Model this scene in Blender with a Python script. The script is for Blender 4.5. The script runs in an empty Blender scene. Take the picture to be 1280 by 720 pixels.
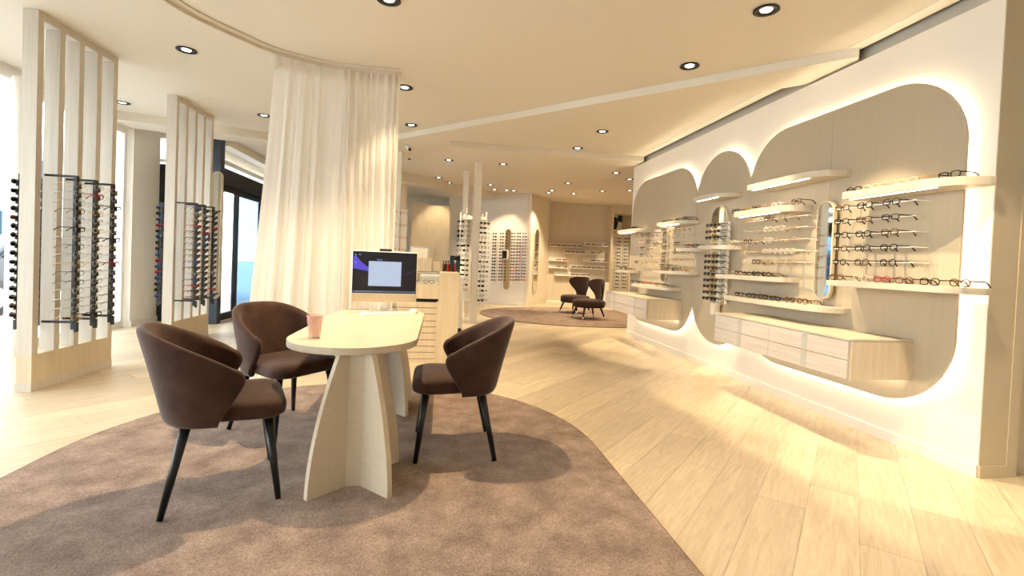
import bpy, bmesh, math, random
from mathutils import Vector, Matrix
random.seed(7)
S = bpy.context.scene
C = S.collection
PI = math.pi

# ---------------------------------------------------------------- camera
FPX, PCY, PITCH, ROLL, YAW, H = 600.0, 338.31, .0202, .041, .1498, 1.22
def _cam_axes():
    fwd = Vector((math.sin(YAW), math.cos(YAW), 0)); right = Vector((math.cos(YAW), -math.sin(YAW), 0)); down = Vector((0, 0, -1))
    f2 = math.cos(PITCH)*fwd + math.sin(PITCH)*down
    d2 = -math.sin(PITCH)*fwd + math.cos(PITCH)*down
    r3 = math.cos(ROLL)*right - math.sin(ROLL)*d2
    d3 = math.sin(ROLL)*right + math.cos(ROLL)*d2
    return r3, d3, f2
AR, AD, AF = _cam_axes()
cd = bpy.data.cameras.new('camera'); cam = bpy.data.objects.new('camera', cd); C.objects.link(cam)
cd.sensor_width = 36; cd.lens = FPX/1280*36; cd.shift_y = -(360-PCY)/1280
cd.clip_start = .05; cd.clip_end = 200
M = Matrix((AR, -AD, -AF)).transposed().to_4x4(); M.translation = Vector((0, 0, H)); cam.matrix_world = M
S.camera = cam

# ---------------------------------------------------------------- sky, exposure
w = bpy.data.worlds.new('World'); S.world = w; w.use_nodes = True
bg = w.node_tree.nodes['Background']; bg.inputs[0].default_value = (.90, .95, 1, 1); bg.inputs[1].default_value = 8.0
S.view_settings.view_transform = 'Standard'; S.view_settings.look = 'None'; S.view_settings.gamma = 1
S.view_settings.use_curve_mapping = False; S.view_settings.exposure = 0.2
WARM = (1.0, .79, .50)
SPOT_W, LED_E, SHELF_E = 105.0, 40.0, 20.0

# ---------------------------------------------------------------- pixel -> place
def ray(x, y): return AR*((x-640)/FPX) + AD*((y-PCY)/FPX) + AF
def onz(x, y, z=0.0):
    d = ray(x, y); t = (z-H)/d.z; return Vector((0, 0, H)) + d*t
def onx(x, y, X):
    d = ray(x, y); return Vector((0, 0, H)) + d*(X/d.x)
def ony(x, y, Y):
    d = ray(x, y); return Vector((0, 0, H)) + d*(Y/d.y)

# ---------------------------------------------------------------- mesh helper
class MB:
    def __init__(s): s.v = []; s.f = []; s.m = []; s.cm = 0
    def add(s, vs, fs):
        o = len(s.v); s.v += [tuple(p) for p in vs]
        for f in fs: s.f.append(tuple(i+o for i in f)); s.m.append(s.cm)
        return s
    def box(s, a, b, rz=0, c=None):
        x0, y0, z0 = a; x1, y1, z1 = b
        vs = [Vector(p) for p in ((x0,y0,z0),(x1,y0,z0),(x1,y1,z0),(x0,y1,z0),(x0,y0,z1),(x1,y0,z1),(x1,y1,z1),(x0,y1,z1))]
        if rz:
            R = Matrix.Rotation(rz, 3, 'Z'); c = Vector(c or (0, 0, 0)); vs = [R@(p-c)+c for p in vs]
        return s.add(vs, [(3,2,1,0),(4,5,6,7),(0,1,5,4),(1,2,6,5),(2,3,7,6),(3,0,4,7)])
    def prism(s, poly, z0, z1):      # poly ccw in xy
        n = len(poly)
        s.add([(x, y, z0) for x, y in poly]+[(x, y, z1) for x, y in poly],
              [tuple(range(n-1, -1, -1)), tuple(range(n, 2*n))]+[(i, (i+1)%n, n+(i+1)%n, n+i) for i in range(n)])
        return s
    def extr(s, poly, fn0, fn1):     # poly of (a,b) mapped through two functions
        n = len(poly)
        s.add([fn0(a, b) for a, b in poly]+[fn1(a, b) for a, b in poly],
              [tuple(range(n-1, -1, -1)), tuple(range(n, 2*n))]+[(i, (i+1)%n, n+(i+1)%n, n+i) for i in range(n)])
        return s
    def tube(s, path, r, seg=6, closed=False, caps=True, flat=None):
        P = [Vector(p) for p in path]; n = len(P); rs = r if isinstance(r, (list, tuple)) else [r]*n
        rings = []
        for i in range(n):
            if closed: t = P[(i+1)%n]-P[i-1]
            else: t = P[min(i+1, n-1)]-P[max(i-1, 0)]
            t.normalize()
            up = Vector((0, 0, 1)) if abs(t.z) < .9 else Vector((0, 1, 0))
            a = t.cross(up).normalized(); b = t.cross(a).normalized()
            rings.append([P[i]+(a*math.cos(2*PI*k/seg)+b*math.sin(2*PI*k/seg))*rs[i] for k in range(seg)])
        vs = [p for q in rings for p in q]; fs = []
        for i in range(n if closed else n-1):
            j = (i+1)%n
            for k in range(seg):
                k2 = (k+1)%seg; fs.append((i*seg+k2, i*seg+k, j*seg+k, j*seg+k2))
        if caps and not closed: fs += [tuple(range(seg)), tuple(reversed(range((n-1)*seg, n*seg)))]
        return s.add(vs, fs)
    def cyl(s, c, r, z0, z1, seg=16, r2=None):
        return s.tube([(c[0], c[1], z0), (c[0], c[1], z1)], [r, r if r2 is None else r2], seg)
    def lathe(s, prof, c=(0, 0, 0), seg=20):
        n = len(prof); vs = []; fs = []
        for k in range(seg):
            a = 2*PI*k/seg
            for r, z in prof: vs.append((c[0]+r*math.cos(a), c[1]+r*math.sin(a), c[2]+z))
        for k in range(seg):
            k2 = (k+1)%seg
            for i in range(n-1): fs.append((k*n+i, k2*n+i, k2*n+i+1, k*n+i+1))
        return s.add(vs, fs)
    def mesh(s, name, mats, smooth=False):
        me = bpy.data.meshes.new(name); me.from_pydata(s.v, [], s.f)
        for m in (mats if isinstance(mats, (list, tuple)) else [mats]): me.materials.append(m)
        if any(s.m): me.polygons.foreach_set('material_index', s.m)
        bm = bmesh.new(); bm.from_mesh(me); bmesh.ops.recalc_face_normals(bm, faces=bm.faces); bm.to_mesh(me); bm.free()
        if smooth:
            me.polygons.foreach_set('use_smooth', [True]*len(me.polygons))
        me.update(); return me
    def build(s, name, mats, parent=None, smooth=False, bevel=0, sub=0, sharp=None):
        o = bpy.data.objects.new(name, s.mesh(name, mats, smooth)); C.objects.link(o)
        if parent is not None: o.parent = parent
        if bevel:
            m = o.modifiers.new('b', 'BEVEL'); m.width = bevel; m.segments = 2; m.limit_method = 'ANGLE'
        if sub:
            m = o.modifiers.new('s', 'SUBSURF'); m.levels = sub; m.render_levels = sub
        if smooth and sharp: o.data.set_sharp_from_angle(angle=sharp)
        return o
def thing(name, label, cat, loc=(0, 0, 0), rz=0, group=None):
    o = bpy.data.objects.new(name, None); C.objects.link(o); o.empty_display_size = .05
    o.location = loc; o.rotation_euler = (0, 0, rz)
    return tag(o, label, cat, group)
def tag(o, label, cat, group=None):
    o['label'] = label; o['category'] = cat
    if group: o['group'] = group
    return o
def struct(o): o['kind'] = 'structure'; return o
def link(name, me, parent=None, loc=(0, 0, 0), rz=0):
    o = bpy.data.objects.new(name, me); C.objects.link(o); o.parent = parent; o.location = loc; o.rotation_euler = (0, 0, rz); return o

# ---------------------------------------------------------------- materials
def mat(name, col, rough=.5, metal=0, spec=.5, emit=None, es=0, trans=0, ior=1.45, alpha=1, sheen=0, sub=0):
    m = bpy.data.materials.new(name); m.use_nodes = True; b = m.node_tree.nodes['Principled BSDF']; i = b.inputs
    i['Base Color'].default_value = (*col, 1); i['Roughness'].default_value = rough; i['Metallic'].default_value = metal
    i['Specular IOR Level'].default_value = spec; i['IOR'].default_value = ior
    if emit: i['Emission Color'].default_value = (*emit, 1); i['Emission Strength'].default_value = es
    if trans: i['Transmission Weight'].default_value = trans
    if alpha < 1: i['Alpha'].default_value = alpha
    if sheen: i['Sheen Weight'].default_value = sheen; i['Sheen Roughness'].default_value = .4
    return m
def nodes(m): return m.node_tree.nodes, m.node_tree.links, m.node_tree.nodes['Principled BSDF']
def noise_col(m, c0, c1, scale=(1, 1, 1), nscale=5, detail=6, bump=0, bscale=None, lo=.3, hi=.7, coord='Object', rot=0, tone=None, dist=0, fine=None):
    N, L, b = nodes(m)
    tc = N.new('ShaderNodeTexCoord'); mp = N.new('ShaderNodeMapping'); mp.inputs['Scale'].default_value = scale
    m0 = N.new('ShaderNodeMapping'); m0.inputs['Rotation'].default_value = (0, 0, rot)
    nz = N.new('ShaderNodeTexNoise'); nz.inputs['Scale'].default_value = nscale; nz.inputs['Detail'].default_value = detail; nz.inputs['Roughness'].default_value = .6; nz.inputs['Distortion'].default_value = dist
    if coord == 'World':
        g = N.new('ShaderNodeNewGeometry'); L.new(g.outputs['Position'], m0.inputs[0])
    else: L.new(tc.outputs[coord], m0.inputs[0])
    L.new(m0.outputs[0], mp.inputs[0])
    L.new(mp.outputs[0], nz.inputs['Vector'])
    cr = N.new('ShaderNodeValToRGB'); cr.color_ramp.elements[0].position = lo; cr.color_ramp.elements[1].position = hi
    cr.color_ramp.elements[0].color = (*c0, 1); cr.color_ramp.elements[1].color = (*c1, 1)
    L.new(nz.outputs[0], cr.inputs[0]); out = cr.outputs[0]
    if fine:
        fz = N.new('ShaderNodeTexNoise'); fz.inputs['Scale'].default_value = fine; fz.inputs['Detail'].default_value = 2; L.new(mp.outputs[0], fz.inputs['Vector'])
        fr = N.new('ShaderNodeMapRange'); fr.inputs[1].default_value = .3; fr.inputs[2].default_value = .7; fr.inputs[3].default_value = .62; fr.inputs[4].default_value = 1.30; L.new(fz.outputs[0], fr.inputs[0])
        mf = N.new('ShaderNodeMix'); mf.data_type = 'RGBA'; mf.blend_type = 'MULTIPLY'; mf.inputs[0].default_value = 1; L.new(out, mf.inputs[6]); L.new(fr.outputs[0], mf.inputs[7]); out = mf.outputs[2]
    if tone:
        at = N.new('ShaderNodeAttribute'); at.attribute_name = tone
        mx = N.new('ShaderNodeMix'); mx.data_type = 'RGBA'; mx.blend_type = 'MULTIPLY'; mx.inputs[0].default_value = 1
        L.new(out, mx.inputs[6]); L.new(at.outputs['Color'], mx.inputs[7]); out = mx.outputs[2]
    L.new(out, b.inputs['Base Color'])
    if bump:
        bz = nz
        if bscale:
            bz = N.new('ShaderNodeTexNoise'); bz.inputs['Scale'].default_value = bscale; bz.inputs['Detail'].default_value = 3; L.new(mp.outputs[0], bz.inputs['Vector'])
        bp = N.new('ShaderNodeBump'); bp.inputs['Strength'].default_value = bump; bp.inputs['Distance'].default_value = .01
        L.new(bz.outputs[0], bp.inputs['Height']); L.new(bp.outputs[0], b.inputs['Normal'])
    return m
PLANK_TH = .767
m_wall = mat('white wall paint', (.86, .82, .75), .55)
m_panelwhite = mat('white lacquer', (.82, .77, .685), .28)
m_ceil = mat('ceiling paint', (.75, .69, .58), .8)
m_cream = mat('cream wall paint', (.80, .72, .58), .7)
m_beige = mat('beige wall paint', (.54, .44, .29), .6)
m_oak = noise_col(mat('pale oak floor', (.7, .6, .4), .42), (.50, .395, .265), (.68, .575, .425), (24, 2.0, 1), 1.6, 8, coord='World', rot=PLANK_TH, lo=.28, hi=.72, tone='tone', bump=.03, dist=1.2)
m_joint = mat('floor joint', (.38, .29, .18), .8)
m_wood = noise_col(mat('pale ash wood', (.7, .6, .45), .5), (.60, .49, .34), (.70, .60, .44), (9, 9, .6), 3, 6, lo=.3, hi=.7)
m_woodh = noise_col(mat('pale ash wood lying', (.7, .6, .45), .45), (.62, .51, .35), (.76, .66, .49), (9, .7, 9), 3, 6, lo=.35, hi=.68)
m_greige = noise_col(mat('greige wood veneer', (.55, .47, .37), .5), (.43, .36, .255), (.465, .39, .28), (6, 12, .35), 3, 7, lo=.3, hi=.7)
m_shelf = noise_col(mat('pale shelf laminate', (.84, .77, .66), .4), (.56, .48, .37), (.63, .55, .43), (9, .7, 9), 3, 6)
m_draw = noise_col(mat('grey washed oak', (.6, .54, .46), .5), (.55, .48, .40), (.68, .61, .53), (8, .6, 14), 3, 7, lo=.3, hi=.7)
m_screenwood = noise_col(mat('whitewashed ash', (.7, .64, .55), .5), (.56, .51, .43), (.66, .60, .52), (14, 14, .5), 3, 6, lo=.3, hi=.7)
m_rug = noise_col(mat('brown pile rug', (.3, .2, .15), .95, spec=.1, sheen=.3), (.20, .126, .09), (.42, .292, .22), (1, 1, 1), 6, 5, coord='World', lo=.32, hi=.68, bump=1.0, bscale=220, fine=110)
m_rugedge = mat('rug edge binding', (.17, .10, .065), .9)
m_velvet = noise_col(mat('brown velvet', (.09, .045, .03), .8, spec=.2, sheen=.25), (.036, .017, .011), (.078, .038, .025), (1, 1, 1), 9, 4, lo=.3, hi=.75)
m_velvet_d = mat('dark brown upholstery', (.045, .022, .015), .85, spec=.2, sheen=.2)
m_black = mat('black lacquer', (.008, .008, .009), .35)
m_blackm = mat('black metal', (.012, .012, .014), .45)
m_navy = mat('dark blue metal', (.018, .028, .045), .4)
m_steel = mat('brushed steel', (.75, .75, .76), .25, 1)
m_alu = mat('white aluminium', (.85, .84, .80), .35)
m_table = noise_col(mat('cream laminate', (.74, .66, .52), .38), (.57, .48, .345), (.63, .535, .40), (3, 14, 14), 4, 5, lo=.3, hi=.7)
m_curtain = mat('cream sheer fabric', (.90, .85, .77), .9, spec=.1)
_N, _L, _b = nodes(m_curtain)
_t = _N.new('ShaderNodeBsdfTranslucent'); _t.inputs[0].default_value = (.93, .89, .82, 1); _mx = _N.new('ShaderNodeMixShader'); _mx.inputs[0].default_value = .5
_L.new(_b.outputs[0], _mx.inputs[1]); _L.new(_t.outputs[0], _mx.inputs[2]); _L.new(_mx.outputs[0], _N['Material Output'].inputs[0])
m_mirror = mat('mirror glass', (.82, .84, .80), .03, 1)
def thin(name, col, refl=.12, rough=.02):
    m = bpy.data.materials.new(name); m.use_nodes = True; N, L = m.node_tree.nodes, m.node_tree.links; N.clear()
    o = N.new('ShaderNodeOutputMaterial'); t = N.new('ShaderNodeBsdfTransparent'); g = N.new('ShaderNodeBsdfGlossy'); x = N.new('ShaderNodeMixShader'); lw = N.new('ShaderNodeLayerWeight'); mu = N.new('ShaderNodeMath')
    t.inputs[0].default_value = (*col, 1); g.inputs['Roughness'].default_value = rough; lw.inputs[0].default_value = .3; mu.operation = 'MULTIPLY'; mu.inputs[1].default_value = refl
    L.new(lw.outputs['Fresnel'], mu.inputs[0]); L.new(mu.outputs[0], x.inputs[0]); L.new(t.outputs[0], x.inputs[1]); L.new(g.outputs[0], x.inputs[2]); L.new(x.outputs[0], o.inputs[0]); return m
m_glass = thin('clear glass', (.96, .98, .97), .5)
m_tint = thin('blue tinted glass', (.50, .66, .80), .6)
m_acryl = mat('clear acrylic', (.93, .90, .84), .15, spec=.6)
m_led = mat('warm LED strip', (1, .9, .7), emit=(1, .84, .60), es=LED_E)
m_ledshelf = mat('shelf LED', (1, .95, .85), emit=(1, .90, .72), es=SHELF_E)
m_lamp = mat('lamp face', (1, .95, .85), emit=(1, .93, .82), es=6)
m_dark = mat('dark slot', (.02, .017, .013), .8)
m_gray = mat('recess shade and plain grey', (.50, .47, .41), .7)  # shade of the wall-top recess put into the colour; drawer pulls plain grey
m_lens = thin('clear lens', (.95, .95, .92), .4)
m_sunlens = mat('dark sunglass lens', (.02, .018, .016), .08)
m_white = mat('white plastic', (.86, .85, .82), .4)
m_pave = noise_col(mat('street paving', (.5, .5, .5), .9), (.42, .42, .43), (.55, .55, .56), (1, 1, 1), 3, 5, coord='World')
GC = {'black': mat('black acetate', (.012, .010, .009), .2), 'tortoise': mat('tortoise acetate', (.10, .042, .015), .2),
      'gold': mat('gold wire', (.62, .40, .18), .3, 1), 'red': mat('red acetate', (.42, .02, .03), .25), 'clear': mat('pale crystal acetate', (.72, .60, .46), .15),
      'blue': mat('blue acetate', (.03, .08, .30), .25), 'silver': mat('silver wire', (.45, .42, .38), .3, 1), 'pink': mat('pink acetate', (.55, .20, .18), .25), 'purple': mat('purple acetate', (.20, .04, .22), .25)}

# ================================================================= SHELL
ZC = 3.067; XW = 3.326; XP = XW-.055; YR0, YR1 = 2.47, 8.10
X0, X1, Y0, Y1 = -4.62, 6.6, -3.0, 16.6
fl = struct(MB().box((X0, Y0, -.12), (X1, Y1, -.003)).build('floor', m_joint))
def clip(poly, a, b, c):   # keep a*x+b*y<=c
    out = []
    for i in range(len(poly)):
        p, q = poly[i-1], poly[i]; dp = a*p[0]+b*p[1]-c; dq = a*q[0]+b*q[1]-c
        if (dp <= 0) != (dq <= 0):
            t = dp/(dp-dq); out.append((p[0]+t*(q[0]-p[0]), p[1]+t*(q[1]-p[1])))
        if dq <= 0: out.append(q)
    return out
def proj(p):
    q = Vector(p)-Vector((0, 0, H)); z = q.dot(AF)
    return None if z < .2 else (640+FPX*q.dot(AR)/z, PCY+FPX*q.dot(AD)/z, z)
PW = .2245; ct, st = math.cos(PLANK_TH), math.sin(PLANK_TH)
def uv(u, v): return (u*ct+v*st, -u*st+v*ct)
known = {-2: 3.28, -1: 2.918, 1: 2.705, 2: 3.31}
planks = []
for k in range(-75, 45):
    u0 = -.144+PW*k+.0008; u1 = u0+PW-.0016; L = 1.35
    off = known.get(k, random.random()*L)
    for j in range(-14, 16):
        v0 = off+L*j+.0008; v1 = v0+L-.0016
        p = [uv(u0, v0), uv(u1, v0), uv(u1, v1), uv(u0, v1)]
        p = clip(clip(clip(clip(p, 1, 0, X1), -1, 0, -X0), 0, 1, Y1), 0, -1, -Y0)
        if len(p) < 3: continue
        c = (sum(q[0] for q in p)/len(p), sum(q[1] for q in p)/len(p))
        area = 0
        pr = [proj((q[0], q[1], 0)) for q in p]
        if all(pr) and any(-60 < a[0] < 1340 and 300 < a[1] < 780 for a in pr):
            for i in range(len(pr)): area += pr[i-1][0]*pr[i][1]-pr[i][0]*pr[i-1][1]
            area = abs(area)
            if (c[0] > 3.5 and c[1] > 2.5) or (abs(c[0]+.55) < 1.4 and c[1] < 4): area *= .01
        planks.append((area, p, random.uniform(.84, 1.06)))
planks.sort(key=lambda a: -a[0])
def plank_mesh(lst, name):
    mb = MB(); tones = []
    for _, p, t in lst:
        n0 = len(mb.f)
        if sum(p[i-1][0]*p[i][1]-p[i][0]*p[i-1][1] for i in range(len(p))) < 0: p = p[::-1]
        mb.prism(p, -.003, 0); tones += [t]*(len(mb.f)-n0)
    me = mb.mesh(name, m_oak)
    at = me.color_attributes.new('tone', 'FLOAT_COLOR', 'CORNER')
    vals = []
    for pl, t in zip(me.polygons, tones): vals += [t, t*.995, t*.985, 1]*pl.loop_total
    at.data.foreach_set('color', vals); return me
for p in planks[:290]: link('plank', plank_mesh([p], 'plank'), fl)
rest = link('plank_field', plank_mesh(planks[290:], 'plank_field'), fl); rest['kind'] = 'stuff'

# ceiling, its edge strip along the display wall, beams
struct(MB().box((X0-.3, Y0, ZC), (XW+.01, Y1, ZC+.2)).box((XW+.01, YR1+.02, ZC), (X1, Y1, ZC+.2)).box((XW+.01, Y0, ZC), (X1, YR0, ZC+.2)).box((XW+.26, YR0, ZC), (X1, YR1+.02, ZC+.2)).box((XW+.01, YR0, ZC+.15), (XW+.26, YR1+.02, ZC+.2)).build('ceiling', m_ceil))
struct(MB().box((XW-.10, YR0-.4, ZC-.004), (XW+.005, 7.68, ZC-.0002)).build('trim_1', mat('ceiling edge lip', (.95, .90, .78), .5)))  # lip coloured lighter to paint in the light along it
def beam(name, p0, p1, wd, drop, m=m_ceil):
    p0, p1 = Vector(p0), Vector(p1); d = (p1-p0).normalized(); n = Vector((-d.y, d.x))
    if n.y < 0: n = -n
    q = [p0, p1, p1+n*wd, p0+n*wd]
    if (q[1]-q[0]).cross(q[2]-q[1]) < 0: q = q[::-1]
    return struct(MB().prism([(a.x, a.y) for a in q], ZC-drop, ZC-.0003).build(name, m))
beam('trim_2', (-.80, 7.60), (3.29, 3.47), .47, .08)
beam('trim_3', (.10, 7.68), (3.32, 7.68), .45, .09)
beam('trim_4', (-2.4, 9.4), (1.35, 12.95), .9, .20)
beam('trim_5', (-4.6, 7.35), (-.62, 8.75), .5, .12)

# ---- right display wall
wr = struct(MB().box((XW, YR0, 0), (XW+.06, YR1, 2.962)).build('wall_right', m_panelwhite))
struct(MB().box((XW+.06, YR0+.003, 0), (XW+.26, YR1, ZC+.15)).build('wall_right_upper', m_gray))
struct(MB().box((XW-.012, YR0, .0), (XW, YR1, .075)).build('baseboard_right', m_panelwhite)); struct(MB().box((XW, YR0-.014, 0), (XW+.20, YR0-.004, .075)).build('baseboard_end', m_beige)); struct(MB().box((XW+.003, YR0-.004, 0), (XW+.20, YR0+.003, 2.962)).build('trim_12', m_beige))
struct(MB().box((XW+.20, YR0-.01, 0), (XW+.275, YR0+.06, ZC)).build('trim_6', m_beige))
struct(MB().box((XW+.265, YR0+.05, 0), (X1, YR0+.15, ZC)).build('wall_right_side', m_beige))
struct(MB().box((4.6, Y0, 0), (4.75, YR0+.05, ZC)).build('wall_right_near', m_wall))
struct(MB().box((X0, Y0-.15, 0), (4.75, Y0, ZC)).build('wall_back', m_wall))
struct(MB().box((XW+.26, YR1, 0), (XW+.4, 12.4, ZC)).box((XW+.4, 12.3, 0), (X1, 12.4, ZC)).build('wall_right_end', m_cream)) if False else None
struct(MB().box((X1, YR0, 0), (X1+.12, Y1, ZC)).build('wall_right_far', m_cream))

# ---- the lit wooden panel with three lobes, standing off the wall
LO = [(5.833, 7.95), (4.748, 5.833), (2.60, 4.748)]
ZB, ZT = .325, 2.615
def drop(d, r):   # fall of the outline at distance d from a lobe's side
    if d >= r: return 0
    return r-math.sqrt(max(0, r*r-(r-d)**2))
def lobe_drop(y):
    for i, (a, b) in enumerate(LO):
        if a-1e-6 <= y <= b+1e-6:
            if i == 0: return max(drop(y-a+.018, .56), drop(b-y, .52))
            if i == 1: return max(drop(y-a+.018, .56), drop(b-y+.018, .56))
            return max(drop(y-a, .52), drop(b-y+.018, .56))
    return 0
def ztop(y): return ZT-lobe_drop(y)
def zbot(y): return ZB+lobe_drop(y)
def ysamp(a, b, n=44):
    return [a+(b-a)*(.5-.5*math.cos(PI*i/n)) for i in range(n+1)]
dp = thing('lobed_wall_display', 'backlit greige wood wall panel with three rounded lobes behind the eyewear shelves', 'wall panel', (XP, 5.2, ZB))
def panel_piece(a, b):
    g = .0015; ys = ysamp(a+g, b-g)
    mb = MB(); n = len(ys); vs = []
    for X in (XP, XP+.018):
        for y in ys: vs += [(X-XP, y-5.2, zbot(y)-ZB), (X-XP, y-5.2, ztop(y)-ZB)]
    fs = []
    for i in range(n-1):
        a0, a1, b0, b1 = 2*i, 2*i+1, 2*i+2, 2*i+3; o = 2*n
        fs += [(a0, b0, b1, a1), (o+a0, o+a1, o+b1, o+b0), (a1, b1, o+b1, o+a1), (a0, o+a0, o+b0, b0)]
    fs += [(0, 1, 2*n+1, 2*n), (2*n-2, 4*n-2, 4*n-1, 2*n-1)]
    mb.add(vs, fs).build('panel', m_greige, dp)
for a, b in ((5.833, 7.95), (4.748, 5.833), (3.67, 4.748), (2.60, 3.67)): panel_piece(a, b)
# stand-off battens and the LED strip behind the rim
for q in (-2.2, -.9, 1.2): MB().box((.018, q, .6), (.0545, q+.1, 1.7)).build('batten', m_wall, dp)
for a, b in LO:
    ys = ysamp(a+.05, b-.05, 40); mb = MB()
    top = [(.036, y-5.2, ztop(y)-ZB-.032) for y in ys]; bot = [(.036, y-5.2, zbot(y)-ZB+.032) for y in ys]
    runs = [top, bot]
    if a == 2.60: runs.append([bot[0], top[0]])
    if b == 7.95: runs.append([bot[-1], top[-1]])
    for q in runs: MB().tube(q, .006, 4).build('led_strip', m_led, dp)

# ================================================================= CEILING LIGHTS
lamp_ring = MB().lathe([(.066, -.005), (.068, -.010), (.048, -.010), (.044, -.002), (.030, -.002), (.030, -.0012), (.066, -.0012)], seg=20).mesh('ring', m_blackm, True)
lamp_cup = MB().lathe([(.032, -.002), (.030, -.006), (.0, -.0075)], seg=16).mesh('lamp_face', m_lamp, True)
def downlight(x, y, label, z=ZC, power=1.0, spot=True, aim=(0, 0), size=1.35, blend=.55, group='recessed ceiling spotlights'):
    t = thing('ceiling_spotlight', label, 'ceiling light', (x, y, z), 0, group)
    a = link('ring', lamp_ring, t); b = link('lamp_face', lamp_cup, t)
    for q in (a, b): q.scale = (1.28, 1.28, 1)
    if spot:
        ld = bpy.data.lights.new('spot', 'SPOT'); ld.energy = SPOT_W*power; ld.color = WARM; ld.spot_size = size; ld.spot_blend = blend; ld.shadow_soft_size = .025
        lo = bpy.data.objects.new('spot_light', ld); C.objects.link(lo); lo.parent = t; lo.location = (0, 0, -.02)
        lo.rotation_euler = (math.atan2(-aim[1], 3)*-1, math.atan2(aim[0], 3)*-1, 0)
    return t
for px, lab, pw, aim in [((958, 12), 'spotlight in the ceiling opposite the near end of the drawer cabinet', 2.3, (1.15, 0)), ((862, 82), 'spotlight in the ceiling just before the angled beam', 2.3, (1.15, 0)),
    ((753, 164), 'spotlight in the ceiling between the two beams', 2.2, (1.15, 0)), ((722, 185), 'spotlight shining on the cross beam', 1.9, (1.15, 0)),
    ((506, 109), 'spotlight beside the end of the curtain rail', 1.0, (0, 0)), ((514, 156), 'spotlight between the curtain and the angled beam', .9, (0, 0)), ((486, -1), 'spotlight above the consultation table', 3.6, (0, 0)),
    ((233, 62), 'spotlight outside the curtain rail beside the glasses screen', .3, (0, 0)), ((153, 128), 'spotlight near the white window pier', .3, (0, 0)), ((330, 144), 'spotlight half hidden by the curtain edge', .35, (0, 0))]:
    p = onz(*px, ZC); downlight(p.x, p.y, lab, power=pw, aim=aim, size=.90 if aim[0] else (1.85 if pw > 3 else 1.35), blend=.35 if aim[0] else .5)
for px in [(561, 200), (629, 205), (561, 228), (613, 231), (613, 243), (684, 242), (690, 238), (710, 229), (770, 216), (787, 224), (628, 243), (638, 242), (717, 242), (753, 239), (787, 238)]:
    p = onz(*px, ZC)
    if p.y > 12.6: p.y = 12.5
    downlight(p.x, p.y, 'small recessed spotlight in the ceiling around the lounge rug', power=.7 if p.x < 2 and p.y > 11 else 1.8, aim=(0, .9) if p.y > 11.5 else (0, 0), spot=px not in ((690, 238), (638, 242), (561, 228)), group='spotlights around the lounge rug')
downlight(2.22, 2.11, 'recessed spotlight opposite the end of the lobed wall', power=2.1, aim=(1.15, 0), size=.90, blend=.35)
downlight(.9, 1.2, 'added unseen ceiling spotlight over the near floor', power=.8); downlight(2.24, 1.1, 'recessed ceiling spotlight over the near corner', power=1.2)  # the near floor spotlight is an added lamp out of view
p = onz(573, 252, ZC); downlight(5.7, 13.0, 'small added spotlight brightening the wooden niche', power=1.6, aim=(0, .9)); downlight(-.1, 11.2, 'small spotlight near the wardrobe behind the counter', power=.8)  # niche spotlight is an extra lamp, added to brighten the rack and poster
downlight(-.7, 9.3, 'small spotlight in the ceiling over the back room', power=.8)

# ================================================================= LEFT: GLAZED FRONT
struct(MB().box((X0-.3, Y0, 2.93), (X0+.05, 8.6, ZC)).build('trim_7', m_wall))
def window(name, y0, y1, muls, x=X0, z0=.0, z1=2.93, m=m_alu, fw=.07):
    mb = MB(); mb.box((x-.06, y0, z0), (x, y1, z0+.10)).box((x-.06, y0, z1-.08), (x, y1, z1))
    ys = [y0]+[y0+(y1-y0)*k/(muls+1) for k in range(1, muls+1)]+[y1-fw]
    for y in ys: mb.box((x-.058, y, z0+.1), (x-.002, y+fw, z1-.08))
    o = struct(mb.build(name, m))
    for a, b in zip(ys[:-1], ys[1:]):
        MB().box((x-.035, a+fw, z0+.10), (x-.029, b, z1-.08)).build('pane', m_glass, o)
    return o
window('window_1', Y0, 5.62, 4); window('window_2', 5.98, 7.90, 0)
struct(MB().cyl((-4.42, 5.82), .08, 0, 2.93, 24).build('wall_left_column', m_wall, smooth=True, sharp=.8))
struct(MB().box((X0-.3, 7.92, 0), (-4.55, 8.60, ZC)).build('wall_left_pier', m_wall))
struct(MB().box((-4.55, 7.92, 0), (-4.53, 8.60, .09)).build('baseboard_left', m_wall))
so = thing('wall_socket', 'white double wall socket low on the white window pier', 'socket', (-4.55, 8.30, .36))
MB().box((0, -.04, -.04), (.008, .04, .04)).build('plate', m_white, so, bevel=.003); MB().tube([(.008, 0, 0), (.0085, 0, 0)], .022, 12).build('insert', m_alu, so)
pole = MB().tube([(-4.36, 8.48, .0), (-4.40, 8.56, 1.25)], .010, 6).build('leaning_pole', m_white); tag(pole, 'thin pale pole leaning against the black window frame by the pier', 'pole')
# black framed glazing between pier and entrance
wb = struct(MB().box((-4.55, 8.60, 0), (-4.42, 8.70, 2.56)).box((-3.72, 8.60, 0), (-3.64, 8.70, 2.56)).box((-4.42, 8.60, 2.42), (-3.72, 8.70, 2.56)).box((-4.42, 8.60, 0), (-3.72, 8.70, .12)).build('window_3', m_blackm))
MB().box((-4.42, 8.64, .12), (-3.72, 8.648, 2.42)).build('pane', m_glass, wb)
wb2 = struct(MB().box((-4.55, 8.60, 2.60), (-3.64, 8.66, 2.64)).box((-4.55, 8.60, 2.98), (-3.64, 8.66, ZC)).build('window_4', m_alu))
MB().box((-4.55, 8.62, 2.64), (-3.64, 8.628, 2.98)).build('pane', m_glass, wb2)
struct(MB().box((-3.70, 8.36, 0), (-3.535, 8.50, 3.03)).build('trim_8', m_navy))
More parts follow.
